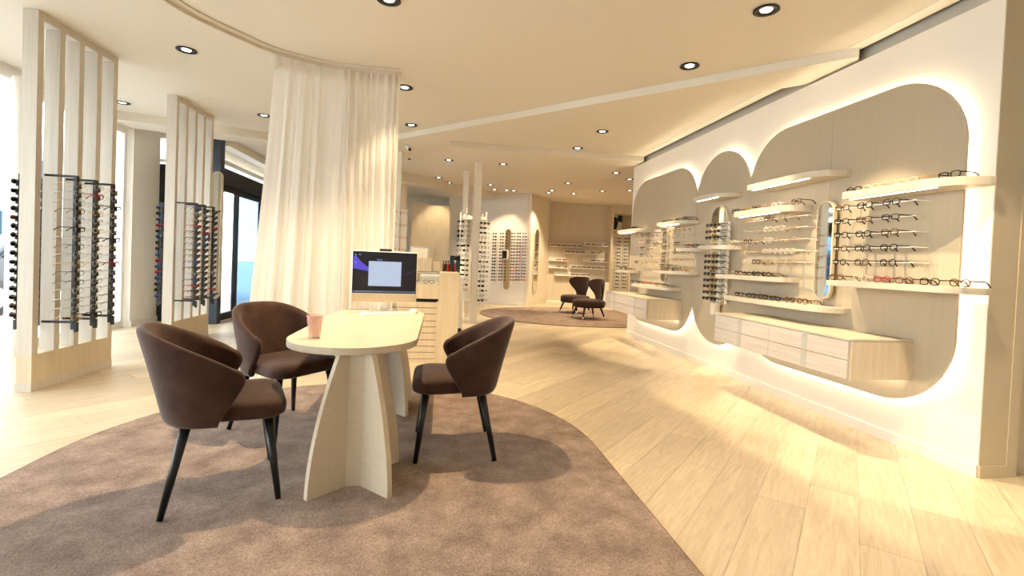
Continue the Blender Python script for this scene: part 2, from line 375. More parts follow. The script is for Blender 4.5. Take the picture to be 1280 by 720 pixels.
# entrance: side light, sliding door leaves, header
e0 = struct(MB().box((-3.74, 8.50, 2.30), (-3.55, 13.3, 2.55)).build('door_1', m_blackm))
def leaf(y0, y1, x, m, fw, gl):
    o = MB().box((x-.025, y0, 0.01), (x+.025, y0+fw, 2.30)).box((x-.025, y1-fw, 0.01), (x+.025, y1, 2.30)).box((x-.025, y0+fw, .01), (x+.025, y1-fw, .13)).box((x-.025, y0+fw, 2.2), (x+.025, y1-fw, 2.30)).build('door_leaf', m, e0)
    MB().box((x-.004, y0+fw, .13), (x+.004, y1-fw, 2.2)).build('pane', gl, o); return o
leaf(8.50, 9.35, -3.65, m_blackm, .07, m_glass)
lf = leaf(9.35, 10.65, -3.70, m_navy, .11, m_tint); MB().tube([(-3.66, 10.35, .95), (-3.63, 10.35, 1.0), (-3.63, 10.35, 1.25), (-3.66, 10.35, 1.3)], .014, 8).build('door_handle', m_blackm, lf)
leaf(10.65, 11.95, -3.70, m_navy, .11, m_tint); leaf(11.95, 13.3, -3.65, m_blackm, .07, m_glass)
struct(MB().box((-3.76, 8.70, 2.95), (-3.56, 13.3, ZC)).build('trim_9', m_wall))
struct(MB().box((-3.76, 13.3, 0), (-3.60, Y1, ZC)).build('wall_left_far', m_cream))
# canopy, street, neighbours outside
struct(MB().box((-7.5, 8.9, 2.75), (-3.9, 14, 2.83)).build('trim_10', m_wall))
struct(MB().box((-60, -30, -.35), (X0-.001, 60, -.12)).build('ground', m_pave))
bld = thing('street_building', 'pale building with teal shopfront across the street', 'building', (-19, 22, -.12))
MB().box((-5, -9, 0), (0, 9, 6.5)).build('wall', mat('pale render', (.65, .66, .68), .9), bld)
for k in range(6):
    f = MB().box((0, -8.2+2.8*k, .6), (.06, -6.2+2.8*k, 2.9)).build('window', mat('teal shopfront', (.10, .24, .26), .4) if k == 0 else bpy.data.materials['teal shopfront'], bld)
    MB().box((.06, -8.05+2.8*k, .75), (.07, -6.35+2.8*k, 2.6)).build('pane', m_tint, f)
    f = MB().box((0, -8.2+2.8*k, 3.8), (.06, -6.6+2.8*k, 5.6)).build('window', m_alu, bld); MB().box((.06, -8.05+2.8*k, 3.95), (.07, -6.75+2.8*k, 5.45)).build('pane', m_tint, f)
car = thing('parked_car', 'dark grey car parked in the street outside the front windows', 'car', (-8.6, 10.8, -.12), math.radians(96))
prof = [(-2.0, .32), (-2.05, .75), (-1.9, .95), (-1.35, 1.0), (-.75, 1.42), (.75, 1.45), (1.35, 1.02), (1.95, .9), (2.08, .6), (2.0, .32)]
MB().extr(prof, lambda a, b: (a, -.82, b), lambda a, b: (a, .82, b)).build('body', mat('dark car paint', (.05, .06, .075), .25), car, bevel=.06)
for y in (-.825, .825): MB().extr([(-1.15, 1.02), (-.7, 1.36), (.68, 1.38), (1.1, 1.05)], lambda a, b: (a, y, b), lambda a, b: (a, y*1.012, b)).build('side_window', m_sunlens, car)
wh = MB().tube([(0, -.1, 0), (0, .1, 0)], .32, 20).mesh('wheel', m_black); hb = MB().tube([(0, -.108, 0), (0, .108, 0)], .19, 14).mesh('hubcap', m_steel)
for x in (-1.3, 1.3):
    for y in (-.76, .76): q = link('wheel', wh, car, (x, y, .32)); link('hubcap', hb, q)

# ================================================================= FAR WALLS
def wallseg(name, p0, p1, th, m, z1=ZC):
    p0, p1 = Vector(p0), Vector(p1); d = (p1-p0).normalized(); n = Vector((-d.y, d.x))*th
    q = [p0, p1, p1+n, p0+n]; return struct(MB().prism([(a.x, a.y) for a in q], 0, z1).build(name, m))
K0, K1, K2 = Vector((1.0, 13.647)), Vector((2.40, 12.818)), Vector((3.23, 14.25))
wallseg('wall_far_white', K0, K1, .12, m_wall); wallseg('wall_far_beige', K1+Vector((.001, .0)), K2, .12, m_cream)
m_veneer = noise_col(mat('pale veneer', (.6, .53, .42), .5), (.58, .50, .39), (.66, .58, .46), (6, 12, .35), 3, 7)
ww = wallseg('wall_far_wood', (3.23, 14.25), (5.13, 14.25), .15, m_veneer)
struct(MB().box((5.13, 14.05, 0), (5.20, 14.75, ZC)).box((5.20, 14.05, 2.80), (X1, 14.75, ZC)).box((5.20, 14.05, 0), (X1, 14.7, .28)).build('trim_11', m_wood))
struct(MB().box((5.20, 14.70, .28), (X1, 14.75, 2.80)).build('wall_far_niche', m_wood))
struct(MB().box((-3.6, 15.2, 0), (1.2, 15.35, ZC)).build('wall_far_left', m_cream)); struct(MB().box((1.0, 13.80, 0), (1.15, 15.2, ZC)).build('wall_far_return', m_cream))
struct(MB().box((3.23, 14.236, 0), (5.13, 14.25, .08)).build('baseboard_far', m_wall))
pb = thing('poster', 'black and white picture poster standing in the wooden niche', 'poster', (5.29, 14.60, 2.33), 0)
MB().box((0, 0, 0), (.40, .03, .56)).build('frame', m_blackm, pb)
MB().box((.01, -.002, .01), (.39, 0, .55)).build('print', m_white, pb)
MB().extr([(.02, .02), (.2, .02), (.26, .25), (.2, .4), (.12, .42), (.08, .2)], lambda a, b: (a, -.0045, b), lambda a, b: (a, -.002, b)).build('print_shape', m_blackm, pb)
MB().extr([(.22, .3), (.38, .24), (.38, .52), (.3, .54), (.24, .46)], lambda a, b: (a, -.0045, b), lambda a, b: (a, -.002, b)).build('print_shape', m_blackm, pb)
MB().box((5.22, 14.40, 2.285), (6.5, 14.70, 2.33)).build('niche_shelf', m_alu, None); tag(bpy.data.objects['niche_shelf'], 'white shelf across the wooden niche under the poster', 'shelf')

def capsule_pts(w, h, n=14):
    r = w/2; return [(r*math.cos(PI*k/n), h-r+r*math.sin(PI*k/n)) for k in range(n+1)]+[(-r*math.cos(PI*k/n), r-r*math.sin(PI*k/n)) for k in range(n+1)]
def capsule_mirror(label, loc, rz, w, h, th=.03, m=m_wood):
    t = thing('capsule_mirror', label, 'mirror', loc, rz)
    MB().extr(capsule_pts(w, h), lambda a, b: (a, 0, b), lambda a, b: (a, th, b)).build('backing', m, t)
    i = .008; MB().extr([(a*(w-2*i)/w, i+b*(h-2*i)/h) for a, b in capsule_pts(w, h)], lambda a, b: (a, -.004, b), lambda a, b: (a, 0, b)).build('glass', m_mirror, t)
    return t
kd = (K1-K0).normalized(); ka = math.atan2(kd.y, kd.x); kn = Vector((kd.y, -kd.x))
def onK(px, py, off):   # point on the white far wall
    d = ray(px, py); p0 = K0+kn*off; t = (p0.x*kn.x+p0.y*kn.y)/(d.x*kn.x+d.y*kn.y); return Vector((0, 0, H))+d*t
bd = (K2-K1).normalized(); ba = math.atan2(bd.y, bd.x); bn = Vector((bd.y, -bd.x))
def onB(px, py, off):
    d = ray(px, py); p0 = K1+bn*off; t = (p0.x*bn.x+p0.y*bn.y)/(d.x*bn.x+d.y*bn.y); return Vector((0, 0, H))+d*t
p = onK(632.5, 362, .034); q = onK(632.5, 286, .034); capsule_mirror('tall capsule mirror between the sunglasses columns on the white far wall', p, ka, .17, q.z-p.z)
tb = onK(630.5, 324, .09); t = thing('wall_tablet', 'black tablet in a white frame mounted on the capsule mirror', 'tablet', tb, ka)
MB().box((-.09, 0, 0), (.09, .05, .26)).build('case', m_white, t, bevel=.006); MB().box((-.07, -.003, .025), (.07, 0, .235)).build('screen', m_sunlens, t)
p = onB(668.5, 366, .034); q = onB(670.5, 286, .034); capsule_mirror('tall capsule mirror on the cream wall beside the wood veneer wall', p, ba, .36, q.z-p.z)
p = onB(676, 370, .0); t = thing('wall_socket', 'white wall socket low on the cream wall beside the capsule mirror', 'socket', p, ba); MB().box((-.04, -.008, -.06), (.04, 0, .06)).build('plate', m_white, t, bevel=.003); MB().tube([(0, -.009, 0), (0, -.008, 0)], .022, 10).build('insert', m_alu, t)

# ================================================================= EYEWEAR
def rim_pts(style, n):
    w_, h_, e = {'round': (.048, .045, 2), 'rect': (.054, .036, 3.6), 'soft': (.052, .042, 2.7)}[style]
    out = []
    for k in range(n):
        a = 2*PI*k/n; c, s = math.cos(a), math.sin(a)
        out.append((w_/2*abs(c)**(2/e)*(1 if c >= 0 else -1), h_/2*abs(s)**(2/e)*(1 if s >= 0 else -1)))
    return out, w_, h_
GM = {}
def gmeshes(style, col, thick, sun):
    k = (style, col, thick, sun)
    if k in GM: return GM[k]
    r = .0034 if thick else .0019; pts, w_, h_ = rim_pts(style, 14); zc = h_/2+r; cx = w_/2+.009; gm = GC[col]
    fr = MB()
    for s in (-1, 1): fr.tube([(s*cx+x, 0, zc+z) for x, z in pts], r, 5, True)
    fr.tube([(-.010, 0, zc+.006), (0, -.002, zc+.010), (.010, 0, zc+.006)], r*1.1, 5)
    for s in (-1, 1): fr.tube([(s*(cx+w_/2), 0, zc+h_*.25), (s*(cx+w_/2+.006), .003, zc+h_*.25)], r*1.3, 5)
    ln = {s: MB().add([(s*cx+x, .0005, zc+z) for x, z in pts], [tuple(range(len(pts)))]).mesh('lens', m_sunlens if sun else m_lens) for s in (-1, 1)}
    tp = {}
    for s in (-1, 1):
        X = s*(cx+w_/2+.006); Z = zc+h_*.25
        tp[s] = MB().tube([(X, .003, Z), (X*.99, .09, Z), (X*.97, .118, Z-.008), (X*.95, .142, .004)], [r*1.2, r*1.1, r*1.2, r*1.6], 5).mesh('temple', gm, True)
    GM[k] = (fr.mesh('frame', gm, True), ln, tp, zc+h_*.25); return GM[k]
EYE = []
CN = {'black': 'black', 'tortoise': 'tortoiseshell', 'gold': 'gold', 'red': 'red', 'clear': 'crystal', 'blue': 'blue', 'silver': 'silver', 'pink': 'pink', 'purple': 'purple'}
SN = {'round': 'round', 'rect': 'rectangular', 'soft': 'squarish'}
def eyewear(loc, rz, style, col, place, thick=True, sun=False, which=''):
    kind = 'sunglasses' if sun else 'eyeglasses'
    label = '%s %s %s%s %s' % (CN[col], SN[style], kind, which, place)
    t = thing(kind, label, kind, loc, rz, '%s %s' % (kind, place))
    fr, ln, tp, _ = gmeshes(style, col, thick, sun)
    link('frame', fr, t)
    for s in (-1, 1): link('lens', ln[s], t); link('temple', tp[s], t)
    return t
SM = {}
def small_eyewear(loc, rz, style, col, place, sun=True, kind=None, which=''):
    """joined frame and lenses for pairs only a few pixels wide"""
    k = (style, col, sun)
    if k not in SM:
        pts, w_, h_ = rim_pts(style, 8); r = .004; zc = h_/2+r; cx = w_/2+.009; mb = MB()
        if sun:
            for s in (-1, 1): mb.add([(s*cx+x, -.004, zc+z) for x, z in pts]+[(s*cx+x, .002, zc+z) for x, z in pts], [tuple(range(7, -1, -1)), tuple(range(8, 16))]+[(i, (i+1)%8, 8+(i+1)%8, 8+i) for i in range(8)])
        else:
            for s in (-1, 1): mb.tube([(s*cx+x, 0, zc+z) for x, z in pts], r*.7, 4, True)
        mb.box((-.010, -.003, zc+.004), (.010, .003, zc+.011))
        for s in (-1, 1):
            X = s*(cx+w_/2); mb.tube([(X, 0, zc+.01), (X*1.02, .095, zc+.01), (X, .135, .006)], .0032, 4)
        me = mb.mesh('eyewear', GC[col])
        if sun:
            me.materials.append(m_sunlens); me.polygons[0].material_index = 1
        SM[k] = me
    kind = kind or ('sunglasses' if sun else 'eyeglasses')
    o = link(kind, SM[k], None, loc, rz); tag(o, '%s %s %s%s %s' % (CN[col], SN[style], kind, which, place), kind, '%s %s' % (kind, place)); return o
ST = ['round', 'rect', 'soft']
ORD = ['first', 'second', 'third', 'fourth', 'fifth', 'sixth', 'seventh', 'eighth', 'ninth', 'tenth', 'eleventh', 'twelfth', 'thirteenth', 'fourteenth', 'fifteenth', 'sixteenth', 'seventeenth']

# ================================================================= SHELVES ON THE PANEL
DEP = .26
def shelf(label, yf, yn, z0, z1, xw=XP, led=True, dep=DEP):
    """far end yf square, near end yn rounded back to the panel"""
    t = thing('display_shelf', label, 'shelf', (xw, yf, z0)); R = min(dep, (yf-yn)*.9)
    pl = [(0, 0), (-dep, 0)]
    for k in range(11):
        a = PI/2*k/10; pl.append((-dep+dep*(1-math.cos(a)), -(yf-yn)+R-R*math.sin(a)))
    MB().prism(pl[::-1], 0, z1-z0).build('board', m_shelf, t, bevel=.003)
    if led: MB().box((-dep+.035, -(yf-yn)*.80, -.003), (-dep+.050, -.03, .0005)).build('led_strip', m_ledshelf, t)
    return t
shelf('lit shelf above the rails of black frames near the wall end', 3.26, 2.42, 1.79, 1.845)
shelf('white wood shelf below the rail rows holding red and black glasses', 3.37, 2.41, 1.13, 1.172, led=False)
shelf('lit shelf of round frames above the gold rail rows', 4.62, 3.84, 1.768, 1.825)
shelf('empty lit shelf in the large lobe above the others', 4.42, 3.46, 2.02, 2.072)
shelf('empty lit shelf in the narrow middle lobe above the capsule mirror', 5.46, 4.89, 2.03, 2.078)
shelf('shelf of dark frames directly below the gold rail rows', 4.91, 3.965, 1.125, 1.168, led=False)
shelf('long shelf just above the big drawer cabinet', 4.71, 3.40, .903, .948, led=False)
shelf('short shelf crossing the capsule mirror in the middle lobe', 5.18, 4.743, 1.44, 1.485, led=False, xw=XP-.0605)
shelf('lit shelf in the far lobe above its small rail rows', 6.42, 5.74, 1.79, 1.838)
shelf('short shelf with red glasses beside the far lobe rail rows', 5.83, 5.525, 1.43, 1.475, led=False)
shelf('shelf below the small rail rows in the far lobe', 6.50, 5.66, 1.13, 1.17, led=False)
shelf('shelf just above the small drawer cabinet in the far lobe', 7.23, 6.13, .90, .945, led=False)
shelf('lit shelf at the far end of the lobed panel', 7.95, 7.15, 1.765, 1.818)
shelf('low shelf at the far end of the lobed panel', 7.95, 7.50, 1.10, 1.145, led=False)
RZ = -PI/2; XG = XP-.165
rng = {}
def on_shelf(z, items, place, X=None):
    for px, style, col in items:
        X_ = X or XG; y = onx(px, 300, X_).y; X_ -= rng.get(px, 0)
        eyewear((X_, y, z), RZ, style, col, place, col in ('black', 'tortoise', 'red', 'clear'))
on_shelf(1.8455, [(1064, 'soft', 'black'), (1085, 'soft', 'clear'), (1107, 'round', 'clear'), (1130, 'soft', 'clear'), (1155, 'soft', 'gold'), (1182, 'rect', 'black')], 'on the lit shelf above the right-hand rail rows')
on_shelf(1.1725, [(1048, 'soft', 'tortoise'), (1078, 'round', 'clear'), (1105, 'soft', 'red'), (1133, 'soft', 'tortoise'), (1165, 'soft', 'black'), (1203, 'round', 'tortoise')], 'on the shelf below the right-hand rail rows')
on_shelf(1.8255, [(917, 'round', 'black'), (931, 'round', 'gold'), (943, 'soft', 'tortoise'), (955, 'round', 'pink'), (968, 'soft', 'clear'), (993, 'round', 'tortoise')], 'on the lit shelf above the gold rail rows')
on_shelf(1.1685, [(914, 'soft', 'gold'), (925, 'soft', 'black'), (936, 'rect', 'black'), (947, 'round', 'black'), (960, 'soft', 'tortoise')], 'on the shelf below the gold rail rows')
on_shelf(.9485, [(927, 'rect', 'black'), (942, 'soft', 'black'), (957, 'soft', 'tortoise'), (973, 'rect', 'black'), (991, 'round', 'tortoise'), (1007, 'round', 'tortoise')], 'on the long shelf above the big drawer cabinet')
on_shelf(1.4855, [(906, 'round', 'gold'), (915, 'soft', 'clear')], 'on the short shelf crossing the mirror', XP-.235)
on_shelf(1.8385, [(829, 'soft', 'black'), (837, 'rect', 'tortoise'), (846, 'soft', 'black'), (855, 'round', 'black')], 'on the lit shelf in the far lobe')
on_shelf(1.4755, [(860, 'soft', 'red'), (868, 'soft', 'black')], 'on the short shelf in the far lobe', XP-.2)
on_shelf(1.1705, [(826, 'round', 'gold'), (835, 'round', 'tortoise'), (845, 'soft', 'black'), (855, 'round', 'gold')], 'on the shelf below the far lobe rail rows')
on_shelf(.9455, [(793, 'soft', 'black'), (800, 'rect', 'tortoise'), (808, 'soft', 'red'), (816, 'soft', 'purple'), (824, 'soft', 'black'), (832, 'rect', 'blue')], 'on the shelf above the small drawer cabinet')
on_shelf(1.8185, [(779, 'soft', 'black'), (785, 'soft', 'tortoise'), (791, 'soft', 'black')], 'on the lit shelf at the end of the panel')
on_shelf(1.1455, [(778, 'soft', 'black'), (784, 'rect', 'tortoise')], 'on the low shelf at the end of the panel')

# rail rows: clear bars on stand-offs with open frames hung over them
def rail_row(z, y0, y1, label, X=XP-.135):
    t = thing('display_rail', label, 'display rail', (X, (y0+y1)/2, z)); hy = (y0-y1)/2
    MB().tube([(0, -hy, 0), (0, hy, 0)], .003, 6).build('bar', m_acryl, t)
    for s in (-1, 1): MB().tube([(0, s*hy*.96, 0), (XP-X, s*hy*.96, 0)], .003, 6).build('standoff', m_acryl, t)
def order(j, n):
    return ', %s along,' % ORD[j]
def rows(zs, pxs, pick, place, lab, y0, y1):
    for i, z in enumerate(zs):
        y0 = onx(pxs[0], 300, XG).y+.13; y1 = onx(pxs[-1], 300, XG).y-.13
        rail_row(z+.024, y0, y1, '%s, %s row from the top' % (lab, ['first', 'second', 'third', 'fourth', 'fifth', 'sixth'][i]))
        for j, px in enumerate(pxs):
            st, col = pick(i, j)
            _, _, _, ht = gmeshes(st, col, col in ('black', 'tortoise', 'red', 'clear'), False)
            y = onx(px, 300, XG).y
            eyewear((XG-.03, y, z+.0295-ht+.0025), RZ, st, col, 'on the %s %s' % (['top', 'second', 'third', 'fourth', 'fifth', 'sixth'][i], place), col in ('black', 'tortoise', 'red', 'clear'), which=order(j, len(pxs)))
random.seed(3)
rows([1.715, 1.61, 1.505, 1.40, 1.295], [1055, 1083, 1116], lambda i, j: (['soft', 'rect', 'soft', 'soft', 'round'][i], 'black' if (i+2*j) % 3 else 'tortoise'), 'rail right of the near slim mirror', 'clear rail right of the near slim mirror', 3.46, 2.72)
rows([1.70, 1.60, 1.495, 1.39, 1.29], [938, 950, 963, 977, 991], lambda i, j: (random.choice(ST), 'tortoise' if (i, j) in ((2, 0), (4, 1), (0, 2)) else random.choice(['gold', 'gold', 'silver', 'clear'])), 'rail left of the near slim mirror', 'clear rail left of the near slim mirror', 4.62, 3.80)
rows([1.72, 1.62, 1.52, 1.42, 1.32, 1.22], [822, 831, 840, 849], lambda i, j: (random.choice(ST), random.choice(['gold', 'silver', 'tortoise', 'clear'])), 'far lobe rail', 'clear rail between the far lobe shelves', 6.42, 5.75)
rows([1.68, 1.58, 1.48, 1.37, 1.26], [799, 805, 811], lambda i, j: (random.choice(ST), random.choice(['black', 'tortoise', 'pink', 'gold'])), 'rail at the end of the far lobe', 'clear rail at the end of the far lobe', 7.35, 6.80)

# mirrors on the panel
tm = capsule_mirror('slim capsule mirror standing off the panel between two groups of rail rows', (XP-.075, 3.62, 1.005), -PI/2, .18, .83)
MB().box((-.02, .02, .38), (.02, .062, .46)).build('bracket', m_white, tm)
capsule_mirror('tall capsule mirror with a sunglasses rack in the narrow middle lobe', (XP-.034, 5.25, .78), -PI/2, .34, 1.19)
capsule_mirror('slim capsule mirror in the far lobe between the rail groups', (XP-.034, 6.62, 1.0), -PI/2, .16, .80)
def sun_rack(label, loc, rz, cols, n, z0, dz, place, mb_m, th=.02, skip=(9, 9)):
    t = thing('sunglasses_rack', label, 'display rack', loc, rz)
    for c in cols:
        MB().box((c-.012, 0, z0-.03), (c+.012, th, z0+dz*(n-1)+.07)).build('strip', mb_m, t)
    R = Matrix.Rotation(rz, 3, 'Z')
    for c in cols:
        for k in range(n):
            if skip[0] < loc[2]+z0+dz*k < skip[1]: continue
            p = Vector(loc)+R@Vector((c, -.142, z0+dz*k)); col = random.choice(['black']*5+['tortoise']*2)
            small_eyewear(p, rz, random.choice(ST), col, place, which=', %s from top,' % ORD[n-1-k])
    return t
rk0 = sun_rack('clear two-column sunglasses rack in front of the middle lobe mirror', (XP-.06, 5.10, .86), -PI/2, (-.08, .08), 13, .0, .070, 'on the rack in front of the middle lobe mirror', m_acryl, skip=(1.36, 1.50))
MB().box((-.125, -.05, -.17), (-.035, .02, -.03)).build('tray', m_cream, rk0, bevel=.004)
rk = sun_rack('two-column sunglasses rack in the wooden niche under the poster', (5.61, 14.48, .0), 0, (-.105, .125), 15, .50, .11, 'on the rack in the wooden niche', m_white)
MB().box((-.25, .02, .28), (.27, .035, 2.24)).build('board', m_panelwhite, rk)

# ================================================================= DRAWER CABINETS
def drawer_cabinet(label, y0, y1, z0=.505, z1=.785, xf=2.772):
    t = thing('drawer_cabinet', label, 'cabinet', (XP, (y0+y1)/2, z0)); hy = (y1-y0)/2; d = XP-xf; h = z1-z0
    MB().box((-d+.018, -hy, 0), (0, hy, h-.018)).build('body', m_wood, t)
    MB().box((-d, -hy, h-.016), (0, hy, h)).build('top', m_shelf, t, bevel=.002)
    rowh = (h-.018)/2
    for c in range(2):
        ya = -hy+.012+c*(2*hy-.024)/2; yb = ya+(2*hy-.024)/2
        for r in range(2):
            za = r*rowh; dr = MB().box((-d, ya+.0015, za+.002), (-d+.017, yb-.0015, za+rowh-.003)).build('drawer', m_draw, t)
            MB().box((-d-.001, (ya+yb)/2-.028, za+.006), (-d-.0001, (ya+yb)/2+.028, za+rowh-.012)).build('pull_strip', m_gray, dr)
            MB().box((-d-.006, (ya+yb)/2-.028, za+rowh-.012), (-d, (ya+yb)/2+.028, za+rowh-.004)).build('pull_lip', m_wood, dr)
    MB().box((-.05, -hy+.05, -.004), (-.035, hy-.05, -.0002)).build('led_strip', m_ledshelf, t)
    return t
drawer_cabinet('long wall-hung drawer cabinet under the large lobe of the panel', 2.867, 4.49)
drawer_cabinet('wall-hung drawer cabinet under the far lobe beside the lounge chairs', 6.094, 7.72)
# ================================================================= RUGS
def arc(cx, cy, r, a0, a1, n): return [(cx+r*math.cos(a0+(a1-a0)*k/n), cy+r*math.sin(a0+(a1-a0)*k/n)) for k in range(n+1)]
RCX, RR = -.545, 1.615; RYF, RYN = 3.06, .30
outl = arc(RCX, RYF, RR, 0, PI, 40)+arc(RCX, RYN, RR, PI, 2*PI, 40)
rug = thing('area_rug', 'large brown pile rug with rounded end under the consultation table and chairs', 'rug', (RCX, 1.7, 0))
MB().prism([(x-RCX, y-1.7) for x, y in outl], .0005, .012).build('pile', m_rug, rug)
MB().tube([((x-RCX)*1.001, (y-1.7)*1.001, .0065) for x, y in outl], .0062, 6, True).build('binding', m_rugedge, rug)
ol2 = [(2.25*math.cos(2*PI*k/64), 1.92*math.sin(2*PI*k/64)) for k in range(64)]
rug2 = thing('area_rug', 'oval brown rug under the two lounge chairs', 'rug', (3.2, 10.82, 0))
MB().prism(ol2, .0005, .014).build('pile', m_rug, rug2); MB().tube([(x, y, .0075) for x, y in ol2], .007, 6, True).build('binding', m_rugedge, rug2)
ZR = .012

# ================================================================= CONSULTATION TABLE
TX, TW, TZ, TT = -.472, .72, .745, .040
TY0, TY1 = 2.52, 4.44
tb = thing('consultation_table', 'cream racetrack-shaped consultation table on two finned pedestals', 'table', (TX, (TY0+TY1)/2, ZR))
r = TW/2; L2 = (TY1-TY0)/2-r
MB().prism(arc(0, L2, r, 0, PI, 24)+arc(0, -L2, r, PI, 2*PI, 24), TZ-TT-ZR, TZ-ZR).build('tabletop', m_table, tb, bevel=.004)
def fin(parent, cx, cy, ang, r0, rt, rb, h, th=.030):
    """vertical board from the post outwards; its outer edge bows out towards the floor"""
    pts = [(r0, 0), (r0, h)]
    for k in range(15):
        z = h*(1-k/14); f = 1-(z/h)**1.7; pts.append((rt+(rb-rt)*f, z))
    d = Vector((math.cos(ang), math.sin(ang))); n = Vector((-d.y, d.x))*th/2
    MB().extr(pts, lambda a, b: (cx+d.x*a-n.x, cy+d.y*a-n.y, b), lambda a, b: (cx+d.x*a+n.x, cy+d.y*a+n.y, b)).build('pedestal_fin', m_table, parent)
hz = TZ-TT-ZR
for cy in (2.655-(TY0+TY1)/2, 3.90-(TY0+TY1)/2):
    cx = -.405-TX
    MB().box((cx-.055, cy-.085, 0), (cx+.055, cy+.085, hz)).build('pedestal_post', m_table, tb)
    for s, a in ((-1, math.radians(180+44)), (1, math.radians(-44)), (-1, math.radians(180-44)), (1, math.radians(44))):
        fin(tb, cx+s*.046, cy+(-.072 if math.sin(a) < 0 else .072), a, -.01, .06, .215, hz)

# things on the table
cp = onz(393, 422, TZ)
cup = thing('glass_tumbler', 'ribbed pinkish glass tumbler on the consultation table', 'glass', (cp.x, cp.y, TZ))
prof = [(0, .0), (.026, 0), (.030, .004)]
for k in range(9):
    z = .012+.085*k/8; rr = .030+.014*z/.125; prof += [(rr+.0022, z), (rr-.0005, z+.006)]
prof += [(.045, .128), (.042, .128), (.027, .012), (0, .012)]
m_pink = mat('pink ribbed glass', (.72, .44, .36), .08, alpha=.42)
MB().lathe(prof, seg=24).build('body', m_pink, cup, smooth=True)
mo = thing('desktop_computer', 'white all-in-one computer with dark desktop screen on the table', 'computer', (-.465, 4.262, TZ), math.atan2(.465, 4.262))
W2, zb_, zt_ = .273, .072, .512
MB().box((-W2, -.012, zb_), (W2, .022, zt_)).build('housing', m_white, mo, bevel=.006)
MB().box((-W2+.006, -.014, zb_+.078), (W2-.006, -.012, zt_-.006)).build('bezel', m_black, mo)
MB().box((-W2+.003, -.0145, zb_+.003), (W2-.003, -.0122, zb_+.073)).build('chin', mat('champagne metal', (.62, .50, .34), .35, .6), mo)
MB().tube([(0, -.0155, zb_+.062), (0, -.0145, zb_+.062)], .006, 12).build('logo', m_steel, mo)
def scr(nm, col, e): return mat(nm, (0, 0, 0), .2, emit=col, es=e)
sx0, sx1, sz0, sz1 = -W2+.012, W2-.012, zb_+.086, zt_-.012
scn = MB().box((sx0, -.0150, sz0), (sx1, -.0142, sz1)).build('screen', scr('desktop wallpaper', (.012, .010, .012), 1), mo)
MB().extr([(sx0, sz0+.20), (sx0, sz0+.30), (sx0+.02, sz0+.31), (sx0+.06, sz0+.26), (sx0+.14, sz0+.20), (sx0+.19, sz0+.16), (sx0+.10, sz0+.185)], lambda a, b: (a, -.0154, b), lambda a, b: (a, -.0151, b)).build('wallpaper_swoosh', scr('purple swoosh', (.10, .07, .55), 1), scn)
MB().extr([(sx1-.13, sz0+.145), (sx1-.05, sz0+.175), (sx1, sz0+.20), (sx1-.06, sz0+.174)], lambda a, b: (a, -.0154, b), lambda a, b: (a, -.0151, b)).build('wallpaper_swoosh', scr('lilac streak', (.12, .09, .35), 1), scn)
MB().box((sx0+.125, -.0160, sz0+.055), (sx1-.125, -.0155, sz1-.075)).build('document_window', scr('document window', (.45, .52, .66), 1), scn)
MB().box((sx0+.19, -.0160, sz1-.068), (sx0+.235, -.0155, sz1-.055)).build('title_bar', scr('title bar', (.10, .13, .35), 1), scn)
MB().box((sx0, -.0156, sz0), (sx1, -.0151, sz0+.014)).build('task_bar', scr('task bar', (.10, .115, .15), 1), scn)
for k, (x, z) in enumerate(((.01, -.02), (.045, -.016), (.012, -.085))): MB().box((sx0+x, -.0156, sz1+z-.012), (sx0+x+.012, -.0151, sz1+z)).build('desktop_icon', scr('icon %d' % k, (.3, .35, .5), .8), scn)
for k in range(10): MB().box((sx0+.02+.022*k, -.0160, sz0+.003), (sx0+.032+.022*k, -.0157, sz0+.011)).build('task_icon', scr('task icon %d' % k, (.25, .3, .4), .8), scn)
MB().box((-.028, .0, .006), (.028, .020, zb_+.03)).build('stand', m_steel, mo); MB().box((-.12, -.09, 0), (.12, .10, .006)).build('base', m_steel, mo, bevel=.002)
MB().box((-.05, -.012, zt_+.0), (.05, .014, zt_+.022)).build('webcam', m_blackm, mo, bevel=.004)
kb = thing('keyboard', 'slim white keyboard in front of the computer', 'keyboard', (-.40, 4.0, TZ), math.radians(24))
MB().box((-.215, -.06, 0), (.215, .06, .012)).build('body', m_white, kb, bevel=.003)
mk = MB()
for i in range(14):
    for j in range(5): mk.box((-.205+.0295*i, -.052+.0215*j, .012), (-.205+.0295*i+.025, -.052+.0215*j+.018, .0165))
k_ = mk.build('keys', m_panelwhite, kb); k_['kind'] = 'stuff'
ms = MB().lathe([(0, .030), (.010, .0295), (.022, .026), (.030, .018), (.033, .008), (.031, 0), (0, 0)], seg=20).build('computer_mouse', m_white, smooth=True); ms.scale = (1.15, 1.5, 1); ms.location = (-.205, 4.17, TZ); tag(ms, 'white computer mouse beside the keyboard', 'mouse')
nb = MB().box((-.055, -.045, 0), (.055, .045, .004)).build('notepad', mat('tan paper', (.55, .47, .33), .7)); nb.location = (-.69, 4.08, TZ); nb.rotation_euler[2] = .3; tag(nb, 'small tan notepad lying at the far left of the table', 'notepad')

